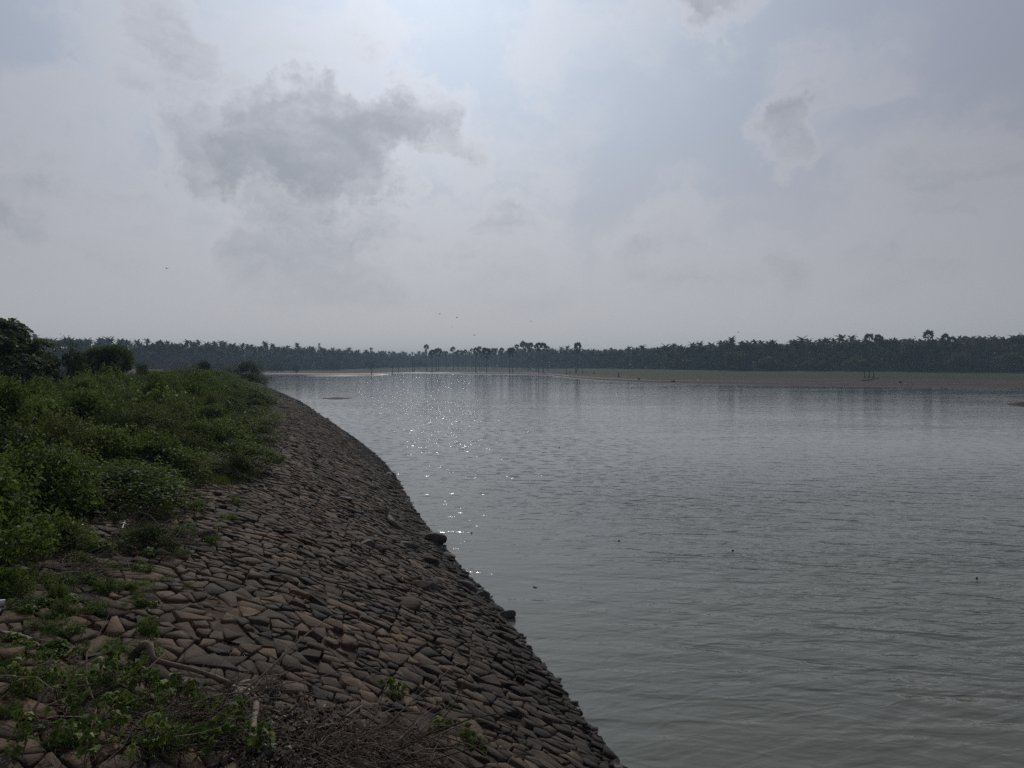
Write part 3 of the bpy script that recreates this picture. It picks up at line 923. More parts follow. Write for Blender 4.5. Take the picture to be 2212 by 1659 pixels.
# denser weeds over the upper left stones: small plants that nothing tells apart
def weeds():
    n = 0
    zones = [(0, 470, 1185, 1300, 46), (0, 330, 1300, 1480, 34), (0, 480, 1480, 1659, 30), (250, 520, 1060, 1190, 26)]
    for (x0, x1, y0, y1, k) in zones:
        for _ in range(k):
            x = random.uniform(x0, x1); y = random.uniform(y0, y1)
            if x > 330 and y > 1230 and y < 1500: continue
            p, u, d = bank(x, y)
            W = random.uniform(.09, .26)
            kind = random.choice(('tuft', 'tuft', 'weed', 'brown'))
            me = BUSH[kind]
            if kind == 'brown': W *= .8
            lab = {'tuft': 'small green tuft among many on the upper left stones', 'weed': 'small bright leafy weed among many on the upper left stones',
                   'brown': 'small brownish dry tuft among many on the upper left stones'}[kind]
            place({'tuft': 'green_tuft', 'weed': 'leafy_weed', 'brown': 'dry_tuft'}[kind], me, p, W, W * random.uniform(.6, 1.1), lab, 'weed',
                  {'tuft': 'small green tufts on the stones', 'weed': 'small leafy weeds on the stones', 'brown': 'small dry tufts on the stones'}[kind], None, .02)
weeds()

def creeper(x, y, w, n, label, seed):
    """trailing stems with lobed leaves held up above the stones"""
    p, u, d = bank(x, y)
    W = size_at(p, w) / 2
    r = empty('creeper', p)
    st = MB(); lf = MB()
    for k in range(max(3, n // 9)):
        a = random.uniform(0, 6.28)
        pts = []
        uu, dd = u + random.gauss(0, .25) * W, d + random.gauss(0, .25) * W
        for q in range(6):
            pts.append(ud2xyz(uu, dd, 0.09 + 0.10 * random.random() + 0.05 * math.sin(q)) - p)
            uu += math.cos(a) * W * .22; dd += math.sin(a) * W * .22; a += random.gauss(0, .4)
        pts = np.array(pts)
        st.tube(pts, np.linspace(.006, .003, 6), 4, random.uniform(.3, .8), False)
        m = 9
        seg = rng.integers(0, 5, m); f = rng.random(m)[:, None]
        B = pts[seg] * (1 - f) + pts[seg + 1] * f
        hh = rng.uniform(.03, .15, m)
        C = B + np.stack([rng.normal(size=m) * .03, rng.normal(size=m) * .03, hh], -1)
        for b, c in zip(B, C): st.tube([b, (b + c) / 2 + rng.normal(size=3) * .008, c], .0022, 3, .6, False)
        N = unit(rng.normal(size=(m, 3)) * .55 + np.array([0.0, -.35, .9]))
        t = np.clip(rng.normal(size=m) * .22 + .52, 0, 1)
        ax = rnd_dirs(m); sz = rng.uniform(.055, .10, m)
        leaves(lf, C, N, sz, .55, .25, t, ax)
        B2 = unit(np.cross(N, ax))                        # side lobes
        leaves(lf, C + B2 * (sz * .16)[:, None], N, sz * .72, .45, .2, t, unit(ax + B2 * .9))
        leaves(lf, C - B2 * (sz * .16)[:, None], N, sz * .72, .45, .2, t, unit(ax - B2 * .9))
    st.build('stem', M['stem'], r)
    lf.build('foliage', M['leaf_vine'], r)
    return tag(r, label, 'creeper', 'creepers trailing over the near stones')
CREEP = [(215, 1515, 90, 50, 'creeper with lobed leaves just below the dry frond straw'), (300, 1530, 100, 60, 'leafy creeper under the curved frond stalk'),
         (385, 1560, 110, 60, 'creeper with pale green leaves left of the frond sheath'), (470, 1598, 90, 50, 'creeper beside the top of the wooden pole'),
         (120, 1555, 80, 26, 'sparse creeper on reddish stones near the lower left'), (25, 1530, 90, 40, 'creeper at the left edge with an orange leaf'),
         (60, 1640, 90, 36, 'creeper in the lower left corner'), (190, 1645, 110, 40, 'creeper at the lower edge, left of the brush stems'),
         (310, 1648, 110, 50, 'creeper at the lower edge below the arched twigs'), (430, 1640, 90, 30, 'creeper at the lower edge, left of the wooden pole'),
         (548, 1655, 40, 22, 'small creeper covering the foot of the wooden pole'), (835, 1535, 40, 30, 'small bright green plant on bare stones behind the brush pile'),
         (935, 1618, 50, 20, 'small creeper at the right end of the brush pile'), (1000, 1650, 60, 18, 'thin creeper at the lower edge right of the brush pile'),
         (250, 1600, 90, 36, 'creeper over brown stones above the lower edge')]
for i, (x, y, w, n, lab) in enumerate(CREEP):
    creeper(x, y, w, n, lab, i)

# ------------------------------------------------------------------ trees near the left edge
def big_tree():
    base = at_Y(-140, 786, 42.0); base[2] = 1.9
    r = empty('broad_tree', base)
    tr = MB()
    tr.tube([(0, 0, -.3), (.1, 0, 1.4), (-.1, .1, 2.8)], [.42, .34, .28], 9, .5)
    for k in range(11):
        a = k * 2.4; ln = random.uniform(2.0, 3.6)
        e = np.array([math.cos(a) * ln, math.sin(a) * ln, 2.8 + random.uniform(.4, 1.6)])
        mid = np.array([math.cos(a) * ln * .45, math.sin(a) * ln * .45, 2.8 + (e[2] - 2.8) * .75])
        tr.tube([(-.1, .1, 2.4), mid, e], [.16, .09, .03], 6, .5)
    tr.build('trunk', M['bark'], r)
    cr = MB()
    lobes = []
    for k in range(330):
        a = random.uniform(0, 6.28); q = math.sqrt(random.random())
        rad = 5.2 * q
        top = 1.3 + 5.0 * math.sqrt(max(0, 1 - (q * .97) ** 2))
        zc = top - random.random() ** 1.6 * (top - 0.5) * .9
        lobes.append((math.cos(a) * rad, math.sin(a) * rad, max(0.4, zc), random.uniform(.55, 1.0)))
    for (x, y, z, rr) in lobes:
        ns = 26
        dirs = rnd_dirs(ns); dirs[:, 2] = np.abs(dirs[:, 2]) * .8 + .05
        S = np.array([x, y, z]) + dirs * (rr * rng.uniform(.4, 1.05, ns))[:, None] * np.array([1.15, 1.15, .5])
        out = unit(np.stack([S[:, 0] + rng.normal(size=ns) * 2, S[:, 1] + rng.normal(size=ns) * 2, rng.uniform(-1.2, .6, ns)], -1))
        tt = np.clip(.45 + random.gauss(0, .1) + rng.normal(size=ns) * .14, 0, 1)
        for q in range(4):                                # drooping sprays of leaflets
            f = q / 3.0
            C = S + out * (.5 * f) + np.array([0, 0, -.22]) * (f * f)
            sd = unit(np.cross(out, np.array([0, 0, 1.0])))
            for sgn in (-1, 1):
                leaves(cr, C + sd * sgn * .08, unit(np.array([0, 0, 1.0]) + rng.normal(size=(ns, 3)) * .35), 0.37 * rng.uniform(.7, 1.25, ns), .55, .2, tt, unit(sd * sgn + out * .6 + np.array([0, 0, -.25])))
    cr.build('crown', M['leaf_tree'], r)
    tag(r, 'large dark spreading tree with drooping sprays at the left edge', 'tree')
big_tree()

def spiky_ball_tree():
    c = at_Y(226, 775, 52.0)
    base = np.array([c[0], c[1], 2.2])
    r = empty('round_tree', base)
    t = MB(); t.tube([(0, 0, -.2), (.05, 0, 1.2), (0, 0, 2.2)], [.14, .11, .09], 7); t.build('trunk', M['bark'], r)
    cr = MB()
    for (x, y, z, rr, n) in ((-.25, -.1, c[2] - 2.2 - .25, 1.02, 5200), (.55, .3, c[2] - 2.2 - .1, 1.0, 4200)):
        D = rnd_dirs(n)
        C = np.array([x, y, z]) + D * (rr * rng.uniform(.6, 1.06, n))[:, None] * np.array([1.15, 1.15, 1.0])
        leaves(cr, C, unit(np.cross(D, rng.normal(size=(n, 3)))), rng.uniform(.14, .30, n), .22, .15, np.clip(.42 + rng.normal(size=n) * .16, 0, 1), unit(D + rng.normal(size=(n, 3)) * .45))
    cr.build('crown', M['leaf'], r)
    tag(r, 'small round shaggy tree standing above the crest thicket', 'tree')
spiky_ball_tree()
for (x, y, Y, W, H, kind, lab) in [(140, 812, 46, 1.5, 1.6, 'dark', 'dark bush beneath the crown edge of the big left tree'),
                             (232, 812, 44, 1.9, 1.3, 'leafy', 'wide green bush under the round shaggy tree'),
                             (310, 795, 60, .9, 1.0, 'dark', 'tiny dark bush on the skyline right of the shaggy tree'),
                             (437, 792, 85, 1.6, 1.5, 'dark', 'small dark bush poking above the crest skyline'),
                             (528, 838, 120, 3.6, 3.0, 'dark', 'dark bush at the far tip of the thicket above the water'),
                             (545, 868, 95, 2.0, 1.6, 'dark', 'dark low bush hanging over the far stones below the tip'),
                             (556, 848, 118, 1.2, 1.0, 'grey', 'thin scrub at the very end of the thicket by the water')]:
    p = at_Y(x, y, Y)
    uu, dd = xy2ud(p[0], p[1])
    gz = float(prof(dd))
    place('dark_bush' if kind == 'dark' else 'green_bush', BUSH[kind], (p[0], p[1], gz if dd < 16 else p[2] - H * .5), W, max(H, p[2] + H * .45 - gz if dd >= 0 else H), lab, 'bush')

# ------------------------------------------------------------------ palms and woods on the far banks
def coconut_crown(nf=20, seg=4, L=3.3, width=.62):
    mb = MB()
    for k in range(nf):
        a = k * 2.399 + random.uniform(-.3, .3)
        el = R(float(np.interp(k / nf, [0, .45, 1], [72, 22, -38])) + random.uniform(-12, 12))
        ln = L * random.uniform(.8, 1.12)
        p = np.zeros(3); pts = [p.copy()]
        for q in range(seg):
            e = el - (q + 1) ** 1.4 * R(11.5)
            p = p + np.array([math.cos(a) * math.cos(e), math.sin(a) * math.cos(e), math.sin(e)]) * ln / seg
            pts.append(p.copy())
        pts = np.array(pts)
        side = np.array([-math.sin(a), math.cos(a), 0])
        w = width * np.interp(np.linspace(0, 1, seg + 1), [0, .25, .6, 1], [.25, 1, .85, .12])[:, None]
        Lf = pts + side * w - np.array([0, 0, 1]) * w * .55
        Rt = pts - side * w - np.array([0, 0, 1]) * w * .55
        V = np.concatenate([Lf, pts, Rt]); n = seg + 1
        q = np.arange(seg)
        F = np.concatenate([np.stack([q, q + 1, n + q + 1, n + q], -1), np.stack([n + q, n + q + 1, 2 * n + q + 1, 2 * n + q], -1)])
        mb.add(V, F, float(np.clip(random.gauss(.5, .18), 0, 1)))
    return mb
def palmyra_crown(nf=46, rad=1.5, skirt=16):
    """a ball of stiff fan leaves with a skirt of old leaves below"""
    mb = MB()
    def fan(c, d, R_, t):
        d = unit(d); s = unit(np.cross(d, rnd_dirs(1)[0])); 
        n = 9
        ang = np.linspace(-1.5, 1.5, n)
        rr = R_ * np.where(np.arange(n) % 2 == 0, 1.0, .6) * rng.uniform(.8, 1.15, n)
        V = [c] + [c + (d * math.cos(q) + s * math.sin(q)) * r for q, r in zip(ang, rr)]
        k = np.arange(1, n)
        mb.add(np.array(V), np.stack([np.zeros(n - 1, int), k, k + 1], -1), t)
    for k in range(nf):
        d = rnd_dirs(1)[0]
        if d[2] < -.45: d[2] *= -1
        fan(d * rad * random.uniform(.40, .66), d, rad * random.uniform(.40, .88), float(np.clip(random.gauss(.48, .15), 0, 1)))
    for k in range(skirt):
        a = random.uniform(0, 6.28); z = -random.uniform(.7, 2.1) * rad * .75
        r = rad * .55 * (1 + z / (rad * 2.2))
        fan(np.array([math.cos(a) * r * .6, math.sin(a) * r * .6, z]), np.array([math.cos(a), math.sin(a), -.9]), rad * random.uniform(.35, .55), random.uniform(.15, .5))
    return mb
def mesh_of(mb, mat, nm):
    me = mb.mesh(nm); me.materials.append(M[mat]); return me
COCO = [mesh_of(coconut_crown(), 'palm', 'coconut_crown') for _ in range(5)]
PALMY = [mesh_of(palmyra_crown(44, 1.5, s), 'palm', 'palmyra_crown') for s in (14, 20, 6, 26)]
def trunk_mesh(bend, r0, r1, nm, mat='bark', sides=7):
    mb = MB()
    q = np.linspace(0, 1, 6)
    pts = np.stack([bend * q * q, 0 * q, q], -1)
    mb.tube(pts, np.array([r0 * 1.35, r0, (r0 * 2 + r1) / 3, (r0 + r1) / 2, r1, r1]), sides, .5)
    return mesh_of(mb, mat, nm)
TRUNK = [trunk_mesh(b, .15, .11, 'palm_trunk') for b in (.04, -.05, .10, -.09)]
def scale_trunk(o, h, thick=1.0):
    o.scale = (h if False else thick * 1.0, thick, h)

def palm(name, x, y, gz, h, crowns, cs, label, cat, group, thick=1.0, bend=None):
    r = empty(name, (x, y, gz))
    i = random.randrange(len(TRUNK))
    t = link('trunk', TRUNK[i], r, (0, 0, -.2))
    a = random.uniform(0, 6.28)
    bx = (.04, -.05, .10, -.09)[i]
    k = h * (.35 if bend is None else bend)               # sideways reach of the trunk
    t.scale = (max(thick, .1), thick, h + .2)
    t.rotation_euler = (0, 0, a)
    c = link('crown', random.choice(crowns), r, (math.cos(a) * bx * thick, math.sin(a) * bx * thick, h))
    c.scale = (cs, cs, cs * random.uniform(.9, 1.1))
    c.rotation_euler = (random.uniform(-.12, .12), random.uniform(-.12, .12), random.uniform(0, 6.28))
    return tag(r, label, cat, group)

TOP_X = [0, 100, 200, 300, 450, 600, 750, 830, 900, 960, 1100, 1200, 1300, 1400, 1450, 1500, 1550, 1650, 1800, 1900, 2000, 2100, 2212, 2400]
TOP_Y = [738, 739, 736, 742, 743, 748, 756, 760, 763, 762, 757, 752, 757, 752, 744, 746, 738, 739, 737, 739, 737, 738, 735, 735]
FR_X = [0, 100, 300, 600, 750, 830, 900, 1000, 1100, 1200, 1300, 1400, 1500, 1600, 2212, 2400]
FR_D = [420, 430, 470, 560, 640, 760, 900, 900, 760, 620, 540, 480, 440, 415, 400, 400]
def spot(x, back=0.0):
    D = float(np.interp(x, FR_X, FR_D)) + back
    a = float(az_of(x))
    X, Y = D * math.sin(a), D * math.cos(a)
    z = float(terrain_z(np.array([X]), np.array([Y]))[0])
    return X, Y, max(z, .3), D
def groves():
    cnt = 0
    rest = MB()
    crown_src = [(np.array([v.co for v in m.vertices]), np.array([list(p.vertices) for p in m.polygons])) for m in [mesh_of(coconut_crown(14, 3, 3.4, .75), 'palm', 'tmp_crown') for _ in range(3)]]
    tr_m = MB(); 
    def grove_palm(x, back, indiv):
        nonlocal cnt
        X, Y, z, D = spot(x, back)
        ytop = float(np.interp(x, TOP_X, TOP_Y)) + random.gauss(1.5, 4.2)
        front = D - back
        h = 5 + (786 - ytop) * (1024 / 2212 / FPX) * front - z - 1.2
        h *= random.uniform(.9, 1.03) if back < 30 else random.uniform(.94, 1.05)
        if random.random() < .3: h *= random.uniform(.62, .9)
        h = max(5, h)
        cs = random.uniform(.8, 1.12)
        if indiv:
            right = x > 1150
            zone = ('in the far grove behind the embankment thicket' if x < 560 else 'in the far grove before the lattice mast' if x < 830 else 'in the hazy gap left of the palmyra stand' if x < 930
                    else 'in the grove behind the palmyra stand' if x < 1170 else 'in the pale trunked grove right of the palmyra stand' if x < 1430
                    else 'at the left corner of the dark right grove' if x < 1620 else 'in the dark right grove, left of the palmyra pair' if x < 1860 else 'in the dark right grove near the broad domed tree')
            palm('coconut_palm', X, Y, z, h, COCO, cs, 'coconut palm ' + zone, 'palm tree', 'coconut palms ' + zone, random.uniform(.9, 1.3))
            cnt += 1
        else:
            V, F = random.choice(crown_src)
            a = random.uniform(0, 6.28)
            Rm = np.array([[math.cos(a), -math.sin(a), 0], [math.sin(a), math.cos(a), 0], [0, 0, 1]])
            rest.add(V @ Rm.T * cs + np.array([X, Y, z + h]), F, float(np.clip(random.gauss(.5, .12), 0, 1)))
            tr_m.tube([(X, Y, z - .2), (X + random.gauss(0, .2), Y, z + h * .5), (X + random.gauss(0, .3), Y, z + h)], [.2, .15, .12], 4, random.uniform(.3, .8), False)
    def xs(step, lo=20, hi=2300):
        x = lo
        while x < hi:
            D = float(np.interp(x, FR_X, FR_D))
            x += step / (D * (1024 / 2212 / FPX)) * random.uniform(.6, 1.4)
            yield x
    for x in xs(2.9):
        if cnt < 292: grove_palm(x, random.uniform(0, 9), True)
    for row, st in ((10, 4.2), (17, 4.2), (26, 4.2), (38, 4.5), (52, 5), (70, 5), (95, 6), (125, 6)):
        for x in xs(st): grove_palm(x, row + random.uniform(-3, 4), False)
    o = rest.build('palm_grove', M['palm'])
    tag(o, 'mass of coconut palm crowns filling the groves behind', 'grove', None, 'stuff')
    o2 = tr_m.build('grove_trunks', M['bark']); o2.parent = o
    # bushes and low growth under the palms
    un = MB()
    n = 72000
    x = rng.uniform(10, 2310, n)
    back = rng.random(n) ** 1.15 * 120
    keep = ~((x > 950) & (x < 1450) & (back < 45) & (rng.random(n) < .8))
    x, back = x[keep], back[keep]; n = len(x)
    D = np.interp(x, FR_X, FR_D) + back
    a = az_of(x)
    X, Y = D * np.sin(a), D * np.cos(a)
    Z = np.maximum(terrain_z(X, Y), .3)
    lump = 2.4 + 1.8 * fnoise(X, Y, 7.0, 2) + np.clip((back - 4) / 30, 0, 1) * 10.5
    C = np.stack([X, Y, Z + np.maximum(lump, .6) * rng.random(n) ** .7], -1)
    leaves(un, C, unit(rng.normal(size=(n, 3)) + np.array([0, -.3, .6])), rng.uniform(.9, 2.0, n) * (1 + back / 90), .7, .3, np.clip(rng.normal(size=n) * .16 + .42, 0, 1))
    tag(un.build('grove_undergrowth', M['leaf_dark']), 'dark scrub and low growth under the far palms', 'scrub', None, 'stuff')
groves()

# palmyra palms standing on the mud flats: x, crown top, foot in source pixels
PALMYRA = [(1706, 1380, 1483, 1), (1728, 1400, 1487, 1.05), (1745, 1396, 1483, .95), (1754, 1394, 1483, 1.25), (1785, 1405, 1478, .9), (1813, 1388, 1480, 1.1), (1833, 1402, 1480, 1.05), (1849, 1402, 1478, .8),
           (1861, 1399, 1476, .85), (1887, 1394, 1477, .7), (1903, 1393, 1489.5, .95), (1918, 1386, 1480, .95), (1926, 1405, 1479, .9), (1936, 1391, 1480, .75), (1947, 1392, 1493, 1.25), (1973, 1394, 1479, 1.0), (1984, 1393, 1478, .8),
           (2007, 1393, 1479, 1.0), (2039, 1392, 1491, .85), (2051, 1393, 1492, 1.0), (2067, 1378, 1480, .95), (2092, 1367, 1479, 1.2), (2101, 1372, 1480, 1.2), (2112, 1371, 1481, 1.15), (2121, 1371, 1483, 1.2), (2145, 1378, 1486, .8),
           (2154, 1372, 1491, .95), (2173, 1372, 1491, 1.1), (2190, 1384, 1482, .8), (2311, 1372, 1484, 1.2),
           (1294, 1393, 1482, .9), (1485, 1390, 1478, .7)]
PALMYRA_R = [(3476, 1335, 1508, 1.15), (3514, 1339, 1508, 1.05), (3712, 1324, 1514, 1.25), (3779, 1338, 1500, 1.05), (3806, 1347, 1498, 1.0), (640, 1365, 1475, 1.3)]
def ground_at(x2, y2):
    """far ground point seen at a picture position"""
    d = ray(x2, y2)
    t = 60.0
    while t < 1500:
        p = CAM + d * t
        if p[2] < float(terrain_z(p[:1], p[1:2])[0]): return p
        t += 2.0
    return p
kS = 2212 / 4096.0
def palmyras(lst, fmt, group, fixed=False):
    lst = sorted(lst)
    for i, (x, yt, yb, cs) in enumerate(lst):
        if fixed:
            X, Y, zz, D = spot(x * kS, -4.0); p = np.array([X, Y, zz])
        else:
            p = ground_at(x * kS, yb * kS)
        D = math.hypot(p[0], p[1])
        top = z_at(x * kS, yt * kS, D)
        cs *= 1.22
        h = max(4, top - p[2] - 1.45 * cs)
        palm('palmyra_palm', p[0], p[1], p[2], h, PALMY, cs, fmt(i, x, len(lst)), 'palm tree', group, random.uniform(1.2, 1.7))
def lab_mid(i, x, n):
    if x < 1400: return 'solitary palmyra palm on the mud far left of the dead trunks'
    if x < 1600: return 'small palmyra palm above the far treeline, left of the lakeside stand'
    if x > 2300: return 'palmyra palm with lobed crown rising from the grove right of the stand'
    return 'palmyra palm with round crown, %s from the left in the lakeside stand' % words[min(i - 2, 31)]
palmyras(PALMYRA, lab_mid, 'palmyra palms standing on the far mud flats')
RL = {3476: 'thicker palmyra of the close pair above the right grove', 3514: 'slimmer palmyra of the close pair above the right grove', 3712: 'tallest palmyra palm above the right grove, beside the broad tree',
      3779: 'palmyra palm right of the tallest one above the right grove', 3806: 'rightmost palmyra palm above the right grove', 640: 'palmyra palm with big round crown above the far left grove'}
palmyras(PALMYRA_R, lambda i, x, n: RL[x], 'palmyra palms rising above the groves', True)

# broadleaf trees among the groves
def broad_crown(n=1700, lobes=14, ls=.55):
    mb = MB()
    for k in range(lobes):
        a = random.uniform(0, 6.28); q = random.random() ** .6
        c = np.array([math.cos(a) * q * .8, math.sin(a) * q * .8, .25 + (1 - q * q) * .5 * random.uniform(.5, 1.1)])
        m = n // lobes
        d = rnd_dirs(m)
        C = c + d * (random.uniform(.25, .4) * rng.uniform(.6, 1.05, m))[:, None]
        leaves(mb, C, unit(d + rng.normal(size=(m, 3)) * .6), ls * rng.uniform(.06, .14, m) * 2, .7, .3, np.clip(rng.normal(size=m) * .15 + .45, 0, 1))
    return mesh_of(mb, 'leaf_tree', 'broad_crown')
BROAD = [broad_crown() for _ in range(3)]
BTR = trunk_mesh(.0, .3, .2, 'broad_trunk')
def broad(x, ytop, D, w, label, group=None):
    a = float(az_of(x)); X, Y = D * math.sin(a), D * math.cos(a)
    z = max(.3, float(terrain_z(np.array([X]), np.array([Y]))[0]))
    top = z_at(x, ytop, D)
    H = top - z
    r = empty('broadleaf_tree', (X, Y, z))
    t = link('trunk', BTR, r, (0, 0, -.2)); t.scale = (1, 1, H * .5)
    c = link('crown', random.choice(BROAD), r, (0, 0, H * .08)); c.scale = (w / 2, w / 2, H * .90); c.rotation_euler = (0, 0, random.uniform(0, 6.28))
    tag(r, label, 'tree', group)
broad(1975, 733, 392, 17, 'very broad dark tree with domed crown on the right bank')
broad(2080, 762, 385, 15, 'wide dark tree between the right edge and the broad domed tree')
broad(2180, 758, 384, 15, 'wide dark tree at the right edge of the far bank')
broad(1850, 765, 392, 14, 'low dark tree left of the palmyra pair on the right bank')
broad(1760, 770, 396, 12, 'low spreading tree under the palms left of the three trunks')
broad(1660, 768, 400, 14, 'dark spreading tree under the palms, near the left end of the right grove')
broad(1585, 760, 404, 12, 'dark tree at the left corner of the right grove')
broad(470, 775, 440, 9, 'dark round tree in front of the far left grove, nearest the thicket')
broad(560, 782, 460, 7, 'low round tree on the green bank before the far left grove')
broad(545, 776, 520, 8, 'small hazy tree at the foot of the far left grove')
broad(600, 778, 470, 9, 'wide low tree on the green bank left of the solitary palmyra')
broad(640, 784, 440, 5, 'small dark bush-like tree on the green bank before the grove')
broad(720, 772, 560, 14, 'hazy broad tree right of the solitary palmyra')
broad(800, 772, 640, 15, 'hazy broad tree at the right end of the far left grove')
broad(905, 775, 760, 17, 'pale hazy tree in the gap between the two groves')
broad(390, 770, 440, 10, 'dark tree behind the crest thicket before the left grove')
broad(160, 770, 400, 12, 'hazy broad tree between the big tree and the round shaggy tree')

# dead palm trunks standing in the shallows and stumps on the bank (source pixels: x, top, foot, lean)
DEAD = [(1485, 1456, 1500, .10, 'leaning dead trunk with a wide foot standing in the shallows'), (1570, 1463, 1493, 0, 'short dead trunk between two taller dead trunks in the shallows'),
        (1594, 1457, 1490, .02, 'straight dead trunk in the middle of the shallows'), (1651, 1416, 1487, -.02, 'taller of two dead trunks at the left end of the palm stand'),
        (1657, 1428, 1487, .0, 'shorter of two dead trunks at the left end of the palm stand'),
        (2266, 1474, 1495, .02, 'first dead trunk from the left before the pale grove'), (2280, 1478, 1494, .0, 'second dead trunk from the left before the pale grove'),
        (2301, 1470, 1494, .0, 'third dead trunk from the left before the pale grove'), (2306, 1472, 1494, .01, 'fourth dead trunk from the left before the pale grove'),
        (2331, 1476, 1494, .0, 'fifth dead trunk from the left before the pale grove'), (2376, 1483, 1495, .0, 'short stump right of the dead trunks before the pale grove'),
        (2474, 1487, 1508, .01, 'thick dark stump beside the bright pool on the mud'), (2556, 1512, 1518, .05, 'tiny stump alone on the bare mud right of the pool'),
        (3458, 1479, 1511, .0, 'left dead trunk of three above the fallen log'), (3494, 1476, 1511, .0, 'right dead trunk of three above the fallen log'),
        (3476, 1452, 1512, .0, 'tallest middle dead trunk of three above the fallen log')]
def dead_trunks():
    for (x, yt, yb, lean, lab) in DEAD:
        p = ground_at(x * kS, yb * kS)
        D = math.hypot(p[0], p[1])
        h = z_at(x * kS, yt * kS, D) - p[2]
        mb = MB()
        q = np.linspace(0, 1, 7)
        w = .13 if h > 6 else .15
        pts = np.stack([lean * h * q + .05 * np.sin(q * 5), 0 * q, q * (h + .4) - .4], -1)
        mb.tube(pts, w * np.array([2.0, 1.35, 1.1, 1.0, .95, .85, .55]), 8, .4)
        for k in range(5):
            a = k * 1.26 + random.random()
            mb.tube([(0, 0, .5), (math.cos(a) * .35, math.sin(a) * .35, .1), (math.cos(a) * .8, math.sin(a) * .8, -.25)], [.1, .08, .04], 5, .3)
        tag(mb.build('dead_trunk', M['deadwood'], None, False, p), lab, 'dead tree', 'dead trunks on the flooded flats')
dead_trunks()
def far_log(pts_src, r, lab):
    g = ground_at(pts_src[0][0] * kS, pts_src[0][1] * kS)
    P = [at_Y(x * kS, y * kS, g[1]) for x, y in pts_src]
    c = P[0].copy()
    mb = MB()
    pts = np.array(P) - c; pts[:, 2] += r * .6
    mb.tube(pts, np.linspace(r * 1.3, r * .6, len(P)), 7, .4)
    for k in (1,):
        mb.tube([pts[k], pts[k] + np.array([.5, .2, .35])], [.1, .04], 5, .4)
    tag(mb.build('fallen_log', M['deadwood'], None, False, c), lab, 'log')
far_log([(3449, 1524), (3485, 1519), (3518, 1513)], .13, 'long fallen log lying on the mud below the three dead trunks')
far_log([(2700, 1529), (2693, 1527), (2684, 1526)], .2, 'small driftwood at the water edge left of the flying egret')
far_log([(3598, 1532), (3606, 1532)], .3, 'dark lump of driftwood at the right water edge')

# low mud islets in the lake
def islet(x, y, w, dep, h, label):
    p = at_z(x, y, 0); W = size_at(p, w) / 2
    n, m = 40, 8
    V = []
    for i in range(m + 1):
        f = i / m
        for j in range(n):
            a = j * 2 * math.pi / n
            rr = f * (1 + .16 * math.sin(3 * a + x) + .10 * math.sin(7 * a + 2 * x) + .06 * math.sin(13 * a))
            V.append((math.cos(a) * rr * W, math.sin(a) * rr * dep, h * (1 - f ** 1.5 * 1.6) + .025 * math.sin(i * 3 + j * 1.7) * (1 - f)))
    i = np.arange(m)[:, None]; j = np.arange(n)[None]; j2 = (j + 1) % n
    F = np.stack([i * n + j, (i + 1) * n + j, (i + 1) * n + j2, i * n + j2], -1).reshape(-1, 4)
    mb = MB(); mb.add(np.array(V), F, .4)
    return tag(mb.build('mud_islet', M['mud'], None, True, p), label, None, None, 'structure')
islet(728, 861, 90, 2.2, .16, 'long low mud islet in the water before the far shore')
islet(617, 839.5, 42, 2.0, .08, 'thin mud streak in the water near the end of the embankment')
islet(2250, 876, 135, 5.5, .62, 'dark mud spit entering the water from the right edge')

# ------------------------------------------------------------------ lattice mast beyond the left grove
def mast():
    D = 690.0; a = float(az_of(690.0))
    top = z_at(690, 741, D)
    r = empty('lattice_mast', (D * math.sin(a), D * math.cos(a), 1.5)); h = top - 1.5
    legs = [(-1, -1), (1, -1), (1, 1), (-1, 1)]
    def pos(k, z): w = 1.5 * (1 - z / h) + .45; return np.array([legs[k % 4][0] * w, legs[k % 4][1] * w, z])
    for k in range(4):
        m = MB(); m.tube([pos(k, 0), pos(k, h)], [.14, .10], 5); m.build('leg', M['steel'], r)
    b = MB()
    for q in np.arange(0, h, 2.0):
        for k in range(4):
            b.tube([pos(k, q), pos(k + 1, min(h, q + 2))], .06, 4); b.tube([pos(k + 1, q), pos(k, min(h, q + 2))], .06, 4)
    b.build('bracing', M['steel'], r)
    for k in range(3):
        m = MB(); a2 = k * 2.1
        m.tube([(math.cos(a2) * .7, math.sin(a2) * .7, h - 2.2), (math.cos(a2) * .7, math.sin(a2) * .7, h - .2)], .18, 6); m.build('antenna', M['steel'], r)
    tag(r, 'thin lattice mast poking above the far left treeline', 'mast')
mast()

